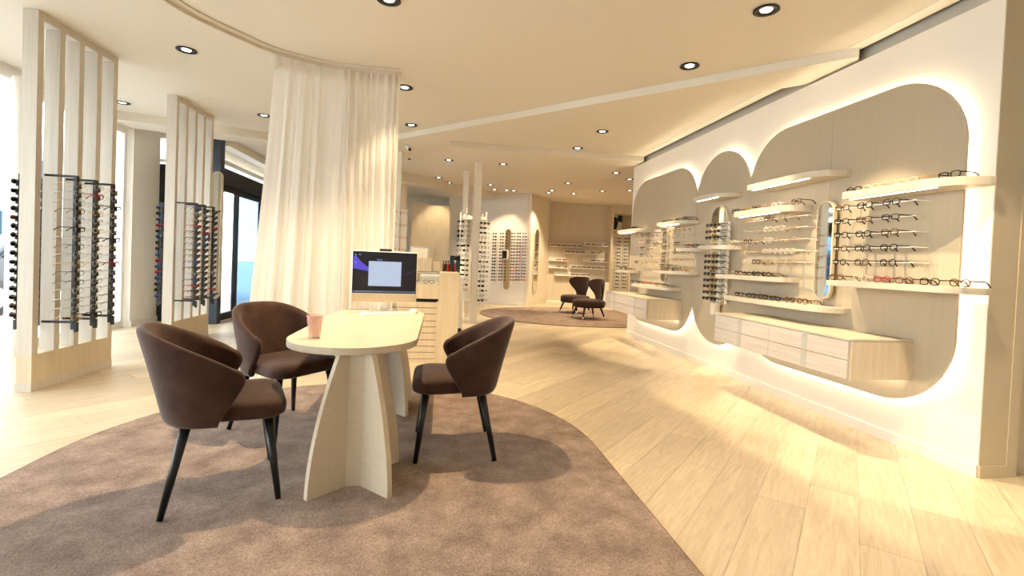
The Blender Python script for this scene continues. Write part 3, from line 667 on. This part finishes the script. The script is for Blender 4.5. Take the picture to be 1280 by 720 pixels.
# ================================================================= TUB CHAIRS
def shell_mesh():
    NU, mb = 28, MB(); rings = []
    def pos(u, s):   # u -1..1 round the back from arm tip to arm tip, s 0 bottom 1 top ; chair faces +x
        au = abs(u); sg = 1 if u >= 0 else -1
        a_ = .262+.040*s; b_ = .235+.115*s**1.1       # half width, depth of the back
        ub = .66
        if au <= ub:
            t = au/ub*PI/2; x = -.02-b_*math.cos(t)**.85 if t < PI/2 else -.02; y = sg*a_*math.sin(t)**.80
        else:
            f = (au-ub)/(1-ub); g = s/.78 if s < .78 else 1-.30*((s-.78)/.22)**2; x = -.02+f*(-.02+.125*g); y = sg*(a_-.025*f*f*s)
        xt = (-.02-.35*math.cos(min(1, au/ub)*PI/2)**.85) if au <= ub else -.02+(au-ub)/(1-ub)*.085
        zt = .835-.190*max(0, (xt+.37)/.435)**1.15
        z = .378+(zt-.378)*s
        return Vector((x, y, z))
    for i in range(NU+1):
        u = -1+2*i/NU
        e = Vector((0, 0, 0)); prof = []
        p0 = pos(u, .5); t = (pos(min(1, u+.02), .5)-pos(max(-1, u-.02), .5)); t.z = 0; t.normalize(); n = Vector((-t.y, t.x, 0))   # inward
        if n.dot(Vector((0.0, 0, 0))-Vector((p0.x-.05, p0.y, 0))) < 0: n = -n
        th = .050
        end = 1 if (i in (0, NU)) else 0
        for s in (0, .12, .35, .58, .75, .88, .96): prof.append(pos(u, s))
        top = pos(u, 1)
        prof.append(top+n*th*.18+Vector((0, 0, .002))); prof.append(top+n*th*.62+Vector((0, 0, .002)))
        for s in (.96, .88, .75, .58, .35, .12, 0): prof.append(pos(u, s)+n*th)
        rings.append(prof)
    m_ = len(rings[0]); vs = [p for r_ in rings for p in r_]; fs = []
    for i in range(NU):
        for k in range(m_):
            k2 = (k+1) % m_; fs.append((i*m_+k, (i+1)*m_+k, (i+1)*m_+k2, i*m_+k2))
    # rounded arm tips
    for i, s in ((0, 1), (NU, -1)):
        o = len(vs); half = m_//2; mids = []
        for k in range(half):
            a, b = rings[i][k], rings[i][m_-1-k]; mids.append((a+b)/2+Vector((.018, 0, 0)))
        vs += mids
        for k in range(half-1):
            fs.append((i*m_+k, i*m_+k+1, o+k+1, o+k)); fs.append((o+k, o+k+1, i*m_+m_-2-k, i*m_+m_-1-k))
        fs.append((i*m_+half-1, i*m_+half, o+half-1)); fs.append((i*m_, o, i*m_+m_-1))
    return mb.add(vs, fs)
sh_me = shell_mesh().mesh('shell', m_velvet, True)
def cushion(w0, d0, d1, z0, z1, rr, m, taper=0):
    mb = MB(); out = arc(d1-rr, w0-rr, rr, PI/2, 0, 6)+arc(d1-rr, -w0+rr, rr, 0, -PI/2, 6)+arc(d0+rr*.8, -w0+rr*.8, rr*.8, -PI/2, -PI, 6)+arc(d0+rr*.8, w0-rr*.8, rr*.8, PI, PI/2, 6)
    n = len(out); lev = [(.94, z0), (.985, z0+.015), (1, z0+.04), (1, z1-.045), (.985, z1-.018), (.93, z1-.003), (.75, z1+.010), (.4, z1+.016)]
    cx = (d0+d1)/2; vs = []; fs = []
    for s, z in lev: vs += [(cx+(x-cx)*s, y*s, z) for x, y in out]
    for l in range(len(lev)-1):
        for k in range(n): k2 = (k+1)%n; fs.append((l*n+k, l*n+k2, (l+1)*n+k2, (l+1)*n+k))
    vs.append((cx, 0, z1+.018)); T = len(vs)-1
    for k in range(n): fs.append(((len(lev)-1)*n+k, (len(lev)-1)*n+(k+1)%n, T))
    fs.append(tuple(range(n-1, -1, -1)))
    if taper: vs = [(x, y*(1-taper*min(1, max(0, (.10-x)/.16))), z) for x, y, z in vs]
    return mb.add(vs, fs).mesh('seat', m, True)
seat_me = cushion(.262, -.20, .272, .388, .482, .11, m_velvet, .20)
legs_me = {}
for fx, tag_ in ((1, 'f'), (-1, 'b')):
    for sy in (-1, 1):
        top = Vector((.185, sy*.195, .395)) if fx > 0 else Vector((-.15, sy*.18, .395)); bot = Vector((.235, sy*.255, 0)) if fx > 0 else Vector((-.235, sy*.250, 0))
        legs_me[(fx, sy)] = MB().tube([top, bot], [.023, .0135], 12).mesh('leg', m_black, True)
def tub_chair(label, loc, rz, gr='brown velvet tub chairs round the consultation table'):
    t = thing('tub_chair', label, 'chair', loc, rz, gr)
    o = link('shell', sh_me, t); md = o.modifiers.new('s', 'SUBSURF'); md.levels = md.render_levels = 1
    o = link('seat', seat_me, t); md = o.modifiers.new('s', 'SUBSURF'); md.levels = md.render_levels = 1
    for me in legs_me.values(): link('leg', me, t)
    return t
tub_chair('brown velvet tub chair with its back to the lobed glasses wall', (.13, 3.09, ZR+.004), PI+.02)
tub_chair('brown velvet tub chair turned with its back to the slatted screens', (-1.05, 2.605, ZR+.004), math.radians(22))
tub_chair('brown velvet tub chair beside the sheer curtain', (-1.02, 3.50, ZR+.004), math.radians(-36))

# ================================================================= CURTAIN
RP = [(-.46, 4.985), (-.85, 4.985), (-1.22, 4.935), (-1.60, 4.735), (-1.80, 4.50), (-1.985, 4.23), (-2.09, 3.98), (-2.20, 3.5), (-2.24, 3.0), (-2.25, 1.5), (-2.25, .0)]
def smooth_path(P, n=10):
    out = []
    for i in range(len(P)-1):
        p0, p1, p2, p3 = [Vector(P[max(0, min(len(P)-1, i+k))]) for k in (-1, 0, 1, 2)]
        for k in range(n):
            t = k/n; out.append(.5*((2*p1)+(p2-p0)*t+(2*p0-5*p1+4*p2-p3)*t*t+(3*p1-p0-3*p2+p3)*t**3))
    out.append(Vector(P[-1])); return out
path = smooth_path(RP)
rl = thing('curtain_rail', 'curved white curtain rail fixed to the ceiling', 'curtain rail', (-1.6, 4.7, ZC-.02))
def strip(path, w0, w1, z0, z1, off):
    mb = MB(); vs = []; n = len(path)
    for i, p in enumerate(path):
        t = (path[min(i+1, n-1)]-path[max(i-1, 0)]).normalized(); nn = Vector((-t.y, t.x))
        for w_, z in ((w0, z0), (w1, z0), (w1, z1), (w0, z1)): q = p+nn*w_; vs.append((q.x-off[0], q.y-off[1], z-off[2]))
    fs = []
    for i in range(n-1):
        for k in range(4): k2 = (k+1)%4; fs.append((i*4+k, i*4+k2, (i+1)*4+k2, (i+1)*4+k))
    fs += [(3, 2, 1, 0), (n*4-4, n*4-3, n*4-2, n*4-1)]
    return mb.add(vs, fs)
O_ = (-1.6, 4.7, ZC-.02)
m_railw = mat('cream rail', (.66, .58, .46), .5)
strip(path, -.005, .012, ZC-.028, ZC-.0005, O_).build('track', m_railw, rl); strip(path, .085, .10, ZC-.012, ZC-.0005, O_).build('inner_lip', m_railw, rl)
cu = thing('sheer_curtain', 'floor-length cream sheer curtain gathered on the curved rail', 'curtain', (-1.1, 4.85, 0))
cpath = [p for p in path if p.y > 4.755]; 
Ls = [0]
for a, b in zip(cpath[:-1], cpath[1:]): Ls.append(Ls[-1]+(b-a).length)
def along(s):
    for i in range(len(Ls)-1):
        if Ls[i+1] >= s: f = (s-Ls[i])/(Ls[i+1]-Ls[i]+1e-9); p = cpath[i].lerp(cpath[i+1], f); t = (cpath[i+1]-cpath[i]).normalized(); return p, Vector((-t.y, t.x))
    t = (cpath[-1]-cpath[-2]).normalized(); return cpath[-1], Vector((-t.y, t.x))
random.seed(11)
NS, NZ = 360, 30; TL = Ls[-1]; vs, fs = [], []
ph = 0; phs = []
for i in range(NS+1):
    f = i/NS; ph += (2*PI*(17 if f < .45 else 9))/NS*(1+.35*math.sin(f*31)); phs.append(ph)
for j in range(NZ+1):
    h = j/NZ; z = .012+(ZC-.03-.012)*h
    for i in range(NS+1):
        f = i/NS; p, n = along(f*TL*(1+.0)); t = Vector((n.y, -n.x))
        amp = (.026+.012*math.sin(f*17+1)+.020*(1-h))*(.55+.45*min(1, (1-h)*7+.2)); wv = math.sin(phs[i]+.25*math.sin(3*h+f*9))+.25*math.sin(2.1*phs[i]+f*5)
        flare = .21*(1-h)**1.3*max(0, f-.5)*2
        q = p+n*(amp*wv-.02)-t*0+t*(flare if True else 0)
        if h < .03: q = q-n*.03*(1-h/.03)
        vs.append((q.x+1.1, q.y-4.85, z))
for j in range(NZ):
    for i in range(NS): a = j*(NS+1)+i; fs.append((a, a+1, a+NS+2, a+NS+1))
MB().add(vs, fs).build('fabric', m_curtain, cu, smooth=True)
tp_v = [p for p in vs if p[2] > ZC-.03-.10]
hv = []; hf = []
for i in range(NS+1):
    p, n = along(i/NS*TL); q = p+n*(.020*math.sin(phs[i])-.024)
    hv += [(q.x+1.1, q.y-4.85, ZC-.13), (q.x+1.1, q.y-4.85, ZC-.028)]
for i in range(NS): hf.append((2*i, 2*i+2, 2*i+3, 2*i+1))
MB().add(hv, hf).build('heading_tape', m_curtain, cu, smooth=True)
p, n = along(TL*.995); MB().box((p.x+1.1-.03, p.y-4.85-.03, ZC-.17), (p.x+1.1+.005, p.y-4.85+.02, ZC-.032)).build('end_fold', m_curtain, cu, bevel=.01)

# ================================================================= SLATTED SCREENS WITH RACKS
def slat_screen(label, x, y0, n=5, pitch=.2247, pw=.058, th=.11):
    t = thing('slatted_screen', label, 'room divider', (x-th/2, y0, 0)); Ln = pitch*(n-1)+pw; h = th/2
    for k in range(n): MB().box((-h, pitch*k, .30), (h, pitch*k+pw, 3.003)).build('post', m_screenwood, t)
    MB().box((-h, 0, .07), (h, Ln, .30)).build('base_panel', m_wood, t); MB().box((-h-.004, -.004, 0), (h+.004, Ln+.004, .07)).build('plinth', m_screenwood, t)
    MB().box((-h, 0, 3.003), (h, Ln, ZC-.0005)).build('top_rail', m_screenwood, t); return t
slat_screen('whitewashed slatted room divider carrying clear-lens glasses by the front window', -3.23, 4.39)
slat_screen('whitewashed slatted room divider carrying coloured sunglasses beside the dark column', -3.225, 6.42)
def screen_rack(label, xs, side, y, n, place, cols, sun, xpost):
    """black post standing off the screen; side +1 faces the room"""
    z0, z1 = .50, 1.775; t = thing('eyewear_rack', label, 'display rack', (xs, y, z0))
    MB().box((-.011, -.017, 0), (.011, .017, z1-z0)).build('upright', m_blackm, t)
    for z in (.055, z1-z0-.012): MB().box((min(0, xpost-xs), -.009, z-.003), (max(0, xpost-xs), .009, z+.015)).build('arm', m_blackm, t)
    MB().box((min(.011*side, .030*side), -.015, -.02), (max(.011*side, .030*side), .015, .06)).build('lock', m_blackm, t)
    pg = MB()
    for k in range(n): pg.box((.011*side if side > 0 else -.024, -.024, .070+k*.0735), (.024 if side > 0 else -.011, .024, .108+k*.0735))
    pg.build('pegs', m_blackm, t)['kind'] = 'stuff'
    for k in range(n):
        col = random.choice(cols); st = random.choice(ST)
        z = z0+.10+k*.0735-.019
        wh_ = ', %s from top,' % ORD[n-1-k]
        if sun: small_eyewear((xs+.0275*side, y, z), PI/2*side, st, col, place, which=wh_)
        else: eyewear((xs+.0275*side, y, z), PI/2*side, st, col, place, col in ('black', 'red'), which=wh_)
random.seed(21)
for i, y in enumerate((4.487, 4.71, 4.935)):
    nm = ['first', 'second', 'third'][i]
    screen_rack('black eyewear rack on the room side of the window divider, %s of three' % nm, -3.0, 1, y, 16, 'on the %s rack of the window divider' % nm, ['silver', 'silver', 'gold', 'silver', 'black', 'clear', 'black', 'silver', 'silver', 'black', 'silver', 'silver', 'tortoise']+(['red'] if i else []), False, -3.23)
for i, y in enumerate((4.567, 4.80)):
    screen_rack('black sunglasses rack on the window side of the front divider, %s' % ['near its first post', 'near its second post'][i], -3.46, -1, y, 16, 'on the window side of the front divider, %s rack' % ORD[i], ['black', 'black', 'black', 'tortoise'], True, -3.34)
for i, y in enumerate((6.47, 6.68, 6.92)):
    nm = ['first', 'second', 'third'][i]
    screen_rack('black rack of coloured sunglasses on the divider beside the dark column, %s rack' % nm, -3.0, 1, y, 16, 'on the %s rack by the dark column' % nm, ['black', 'black', 'blue', 'red', 'tortoise', 'black', 'silver', 'black'], True, -3.2225)
screen_rack('black sunglasses rack on the window side of the divider beside the dark column', -3.46, -1, 6.60, 16, 'on the window side, by the dark column', ['black', 'black', 'black', 'blue', 'red'], True, -3.3375)
cm = capsule_mirror('capsule mirror fixed to the end of the divider beside the dark column', (-3.11, 7.26, .52), 0, .14, 1.78)
MB().box((-.1125, .03, .8), (-.0, .06, .9)).build('bracket', m_blackm, cm)

# white panel with pink frames between curtain and counter
p0 = onz(497, 180, ZC)
ps = thing('display_post', 'white display post with a few pink glasses beside the curtain', 'display post', (p0.x, p0.y, 0))
MB().box((-.085, -.05, 0), (.085, .05, ZC-.121)).build('body', m_panelwhite, ps, bevel=.004); MB().box((.085, -.03, .9), (.20, .0, 2.0)).build('side_board', m_cream, ps)
for k, z in enumerate((1.92, 1.72, 1.52, 1.32, 1.12)):
    small_eyewear((p0.x-.03, p0.y-.1865, z), 0, 'soft', 'pink', 'on the white post beside the curtain', sun=False); small_eyewear((p0.x+.15, p0.y-.168, z-.02), 0, 'round', 'pink', 'on the side board of the white post', sun=False)
sc = thing('security_camera', 'small white security camera on a bracket under the beam', 'camera', onz(507, 184, ZC-.12) )
MB().tube([(0, 0, .115), (0, 0, .04), (.03, -.03, 0)], .012, 8).build('bracket', m_white, sc); MB().tube([(.02, -.02, .01), (.07, -.10, -.05)], .032, 12).build('body', m_white, sc); MB().tube([(.07, -.10, -.05), (.075, -.108, -.055)], .026, 12).build('lens', m_black, sc)

# ================================================================= POST DISPLAY IN MID SHOP
pd = thing('display_column', 'white square column with mirror strip and glasses columns in the middle of the shop', 'column', (.665, 9.22, 0))
MB().box((-.07, -.07, 0), (.07, .07, ZC-.0005)).build('shaft', m_panelwhite, pd); MB().box((-.085, -.075, .55), (-.071, .06, 2.75)).build('mirror_strip', m_mirror, pd)
for x, y, z0, z1 in ((-.30, .12, .50, 2.12), (-.19, .0, .45, 2.2), (.12, .0, .30, 2.1), (.20, .15, .28, 2.15)):
    MB().box((x-.012, y, z0), (x+.012, y+.03, z1)).build('strip', m_white, pd)
MB().box((-.31, .16, .40), (.21, .18, .46)).box((-.31, .16, 2.0), (.21, .18, 2.06)).box((-.31, .03, .40), (-.29, .18, .46)).box((-.2, .03, 2.0), (-.18, .18, 2.06)).box((-.2, .03, .46), (-.18, .18, .52)).box((.11, .03, 2.0), (.13, .18, 2.06)).box((.11, .03, .4), (.13, .18, .46)).box((-.01, .07, 2.0), (.01, .17, 2.06)).box((-.01, .07, .40), (.01, .17, .46)).box((-.2, .1, 2.0), (-.18, .17, 2.06)).build('cross_arm', m_white, pd)
random.seed(5)
for si, (x, y, n) in enumerate(((-.30, .12, 15), (-.19, 0, 16), (.12, 0, 17), (.20, .15, 17))):
    for k in range(n):
        small_eyewear((.665+x, 9.22+y-.138, (.62 if x < 0 else .42)+k*.092), (.35 if x < 0 else -.3)*0, random.choice(ST), random.choice(['black', 'black', 'tortoise', 'silver']), 'on the %s strip of the mid-shop column' % ORD[si], sun=random.random() < .5, kind='eyeglasses', which=', %s from top,' % ORD[n-1-k])
p2 = thing('display_column', 'second slimmer white column standing behind the glasses column', 'column', (.48, 10.15, 0)); MB().box((-.055, -.055, .08), (.055, .055, ZC-.0005)).build('shaft', m_panelwhite, p2); MB().box((-.065, -.065, 0), (.065, .065, .08)).build('plinth', m_alu, p2)

# ================================================================= COUNTER WITH DRAWERS
co = thing('shop_counter', 'pale wood shop counter with stacked drawers and glass showcase top', 'counter', (0, 5.60, 0))
MB().box((0, 0, 0), (.235, .75, 1.05)).build('end_block', m_wood, co, bevel=.003)
MB().box((-1.3, .03, 0), (-.001, .75, .715)).build('body', m_wood, co); MB().box((-1.3, .0285, .046), (-.0012, .0299, .715)).build('backing', m_dark, co)  # thin dark sheet paints the shadow seen in the drawer gaps
zs = [.048, .125, .194, .268, .349, .418, .488, .568, .638, .707]
MB().box((-1.3, .005, 0), (-.001, .029, .046)).build('plinth', m_wood, co)
for a, b in zip(zs[:-1], zs[1:]):
    for x0, x1 in ((-.64, -.022), (-1.28, -.645)): MB().box((x0, .010, a+.0035), (x1, .0284, b-.0035)).build('drawer', m_wood, co)
MB().box((-.021, .005, .046), (-.001, .029, .715)).build('stile', m_wood, co)
MB().box((-1.3, .04, .715), (-.001, .75, .745)).build('shadow_gap', m_dark, co); MB().box((-1.3, .0, .745), (-.001, .75, .90)).build('showcase_base', m_wood, co)
MB().box((-1.3, .005, .90), (-.001, .012, 1.045)).build('glass_front', m_glass, co); MB().box((-1.3, .005, 1.045), (-.001, .75, 1.05)).build('glass_top', m_glass, co); MB().box((-1.3, .002, 1.04), (-.001, .012, 1.052)).build('glass_edge', m_steel, co)
MB().box((-1.25, .06, .90), (-.02, .7, .906)).build('lining', m_panelwhite, co)
for k in range(6):
    small_eyewear((-.12-.2*k, 5.60+.2, .9065), 0, random.choice(ST), random.choice(['gold', 'tortoise']), 'inside the glass showcase', sun=False)
def counter_box(label, x, y, s, m, z=1.0525):
    o = MB().box((-s[0]/2, -s[1]/2, 0), (s[0]/2, s[1]/2, s[2])).build('product_box', m, bevel=.004); o.location = (x, y, z); tag(o, label, 'box'); return o
counter_box('tan cardboard display box on the glass showcase', -.20, 5.95, (.20, .14, .16), m_wood); counter_box('small cream box beside the tan display box', -.045, 6.05, (.09, .09, .12), m_cream)
ta = thing('picture_frame', 'silver framed picture behind the tan display box', 'picture frame', (-.26, 6.22, 1.0525)); MB().box((-.12, -.008, 0), (.12, .008, .30)).build('frame', m_steel, ta); MB().box((-.10, -.010, .02), (.10, -.008, .28)).build('picture', m_cream, ta)
random.seed(9)
for k in range(6):
    b = thing('spray_bottle', 'small dark bottle standing on the counter end block', 'bottle', (.05+.028*k, 6.20+.03*(k % 2), 1.05), 0, 'bottles on the counter end block')
    MB().lathe([(0, 0), (.014, 0), (.014, .09), (.006, .105), (.006, .115), (0, .115)], seg=10).build('body', [GC['tortoise'], m_black, GC['red']][k % 3], b, smooth=True); MB().cyl((0, 0), .008, .115, .14, 8).build('cap', m_black, b)

# ================================================================= BACK ROOM
wd = thing('wardrobe', 'tall pale wood wardrobe with two doors in the back room', 'wardrobe', (-.70, 11.6, 0))
MB().box((0, .02, 0), (.90, .6, 2.47)).build('body', m_wood, wd)
for a, b in ((0, .60), (.604, .90)): d = MB().box((a+.002, 0, .05), (b-.002, .02, 2.46)).build('door', m_wood, wd); MB().box((a+.02, -.012, 1.0), (a+.035, 0, 1.2)).build('handle', m_steel, d)
rc = struct(MB().cyl((-.95, 11.4), .15, 0, ZC-.2, 24).build('wall_back_column', m_cream, smooth=True, sharp=.8))
ac = thing('air_conditioner', 'square white ceiling cassette air conditioner in the back room', 'air conditioner', (-.72, 13.0, ZC-.03)); MB().box((-.42, -.42, 0), (.42, .42, .0295)).build('panel', m_white, ac, bevel=.004); MB().box((-.26, -.26, -.004), (.26, .26, 0)).build('grille', m_alu, ac)
for a in ((-.38, -.36, .38, -.31), (-.38, .31, .38, .36), (-.36, -.28, -.31, .28), (.31, -.28, .36, .28)): MB().box((a[0], a[1], -.003), (a[2], a[3], 0)).build('louvre', m_dark, ac)
ws = thing('wall_shelf', 'small white wall shelf in the back room holding a brown jar', 'shelf', (.55, 13.79, 1.72)); MB().box((-.20, 0, 0), (.40, .10, .02)).build('board', m_white, ws)
struct(MB().box((.2, 13.89, 0), (1.0, 14.0, ZC)).build('wall_far_shelf', m_cream))
jr = thing('storage_jar', 'brown lidded jar on the small wall shelf', 'jar', (.58, 13.84, 1.74)); MB().lathe([(0, 0), (.08, 0), (.085, .2), (.07, .24), (0, .24)], seg=12).build('body', GC['tortoise'], jr, smooth=True); MB().cyl((0, 0), .075, .24, .28, 12).build('lid', m_blackm, jr)
sb = thing('side_counter', 'low white side counter behind the shop counter with a coffee machine', 'counter', (.05, 7.9, 0)); MB().box((-.35, 0, .08), (.35, .5, .90)).build('body', m_cream, sb); MB().box((-.36, -.01, .90), (.36, .51, .93)).build('worktop', m_alu, sb); MB().box((-.34, .02, 0), (.34, .49, .08)).build('plinth', m_dark, sb)
cf = thing('coffee_machine', 'dark green coffee machine on the side counter', 'coffee machine', (.25, 8.12, .93)); MB().box((-.09, -.12, 0), (.09, .14, .05)).build('base', m_blackm, cf); MB().box((-.09, .02, .05), (.09, .14, .34)).build('body', mat('dark green enamel', (.04, .08, .07), .3), cf, bevel=.01); MB().box((-.08, -.10, .26), (.08, .02, .34)).build('head', m_blackm, cf, bevel=.01); MB().cyl((0, -.05), .02, .22, .26, 8).build('spout', m_steel, cf)

# ================================================================= FAR SHOP
random.seed(13)
for c, px in enumerate((616, 625, 639.5, 646.5, 653.5)):
    nm = ['first', 'second', 'third', 'fourth', 'fifth'][c]
    a, b = onK(px, 351, .16), onK(px+.0, 293, .16); st_ = a-Vector((kn.x, kn.y, 0))*.13
    t = thing('sunglasses_strip', 'white vertical sunglasses strip on the white far wall, %s column' % nm, 'display rack', (st_.x, st_.y, a.z-.05), ka); MB().box((-.012, 0, 0), (.012, .028, b.z-a.z+.12)).build('strip', m_white, t)
    n = 16
    for k in range(n):
        p = Vector((a.x, a.y, a.z+(b.z-a.z)*k/(n-1)))
        small_eyewear(p, ka, random.choice(ST), random.choice(['black', 'black', 'black', 'tortoise', 'red']), 'in the %s column on the white far wall' % nm, which=', %s from top,' % ORD[n-1-k])
YB = 14.25; ZS = []
for a, b, lab in (((685, 307), (728, 308), 'upper left'), ((732, 306), (760, 307), 'upper right'), ((706, 315), (751, 317), 'second from top, centred'), ((684, 324), (710, 326), 'third row left'), ((731, 326), (759, 327), 'third row right'), ((684, 333), (710, 335), 'fourth row left'), ((714, 333), (758, 337), 'fourth row right'), ((694, 343), (738, 345), 'lowest, above the low chest')):
    A, B = ony(*a, YB-.16), ony(*b, YB-.16); z = (A.z+B.z)/2; x0, x1 = max(3.26, A.x), min(B.x, 5.10)
    t = thing('display_ledge', 'slim white ledge of sunglasses on the wood veneer wall, %s' % lab, 'shelf', ((x0+x1)/2, YB, z-.03)); hw = (x1-x0)/2
    MB().box((-hw, -.16, 0), (hw, 0, .02)).build('board', m_panelwhite, t); MB().box((-hw, -.005, .02), (hw, 0, .12)).build('back', m_panelwhite, t)
    n = int((x1-x0)/.155); 
    for k in range(n):
        if random.random() < .12: continue
        small_eyewear((x0+(x1-x0)*(k+.5)/n, YB-.152, z-.0095), 0, random.choice(ST), random.choice(['black', 'black', 'tortoise', 'red']), 'on the %s ledge of the veneer wall' % lab)
ch = thing('low_chest', 'low white chest of drawers under the wall ledges behind the lounge chairs', 'chest', (4.54, 13.75, 0))
MB().box((-.49, 0, .10), (.49, .45, .69)).build('body', m_panelwhite, ch, bevel=.003); MB().box((-.46, .03, 0), (.46, .42, .10)).build('plinth', m_dark, ch)
for i in range(2):
    for j in range(2): d = MB().box((-.48+.483*i, -.016, .12+.285*j), (-.005+.483*i, -.0005, .395+.285*j)).build('drawer', m_panelwhite, ch); MB().box((-.29+.483*i, -.024, .36+.285*j), (-.20+.483*i, -.016, .37+.285*j)).build('handle', m_steel, d)
mg = MB().box((-.2, -.14, 0), (.2, .14, .02)).build('magazine', m_gray); mg.location = (4.75, 13.95, .69); tag(mg, 'grey magazine lying on the low white chest', 'magazine')

# lounge chairs with a waisted backrest
def lounge_back():
    mb = MB(); lv = [(.30, .13), (.38, .125), (.46, .135), (.54, .19), (.62, .255), (.70, .285), (.76, .27), (.80, .21), (.815, .12)]; vs = []; fs = []; n = 15
    for z, hw in lv:
        for off in (0, 1):
            for k in range(n):
                v = -1+2*k/(n-1); y = hw*v; x = -.20-.06*(z-.3)+.16*(y/.28)**2-.03
                vs.append((x-(.055*math.sqrt(max(0, 1-.75*v*v)) if off else 0), y, z+(.0 if off == 0 else -.0)))
    m_ = 2*n
    for l in range(len(lv)-1):
        for k in range(n-1):
            a = l*m_+k; fs.append((a, a+1, a+1+m_, a+m_)); b = l*m_+n+k; fs.append((b+1, b, b+m_, b+1+m_))
        fs.append((l*m_, l*m_+m_, l*m_+n+m_, l*m_+n)); fs.append((l*m_+n-1, l*m_+2*n-1, (l+1)*m_+2*n-1, (l+1)*m_+n-1))
    T = (len(lv)-1)*m_
    for k in range(n-1): fs.append((T+k, T+k+1, T+n+k+1, T+n+k)); fs.append((k+1, k, n+k, n+k+1))
    return mb.add(vs, fs).mesh('backrest', m_velvet_d, True)
lb_me = lounge_back(); ls_me = cushion(.29, -.28, .31, .235, .385, .25, m_velvet_d)
ll = {}
for fx in (-1, 1):
    for sy in (-1, 1): ll[(fx, sy)] = (MB().tube([(fx*.17, sy*.17, .245), (fx*.228, sy*.222, .06)], [.022, .016], 8).mesh('leg', m_velvet_d, True), MB().tube([(fx*.228, sy*.222, .06), (fx*.245, sy*.24, 0)], [.0165, .012], 8).mesh('metal_tip', m_steel, True))
def lounge(label, loc, rz):
    t = thing('lounge_chair', label, 'chair', loc, rz, 'brown lounge chairs on the oval rug'); t.scale = (1.12, 1.12, 1.08)
    o = link('backrest', lb_me, t); md = o.modifiers.new('s', 'SUBSURF'); md.levels = md.render_levels = 1
    link('seat', ls_me, t)
    for a, b in ll.values(): q = link('leg', a, t); link('metal_tip', b, q)
    return t
lounge('dark brown lounge chair with waisted back in front of the low white chest', (3.30, 11.35, .021), math.radians(217))
lounge('dark brown lounge chair turned sideways beside the end of the drawer cabinet', (3.28, 10.20, .021), math.radians(190))
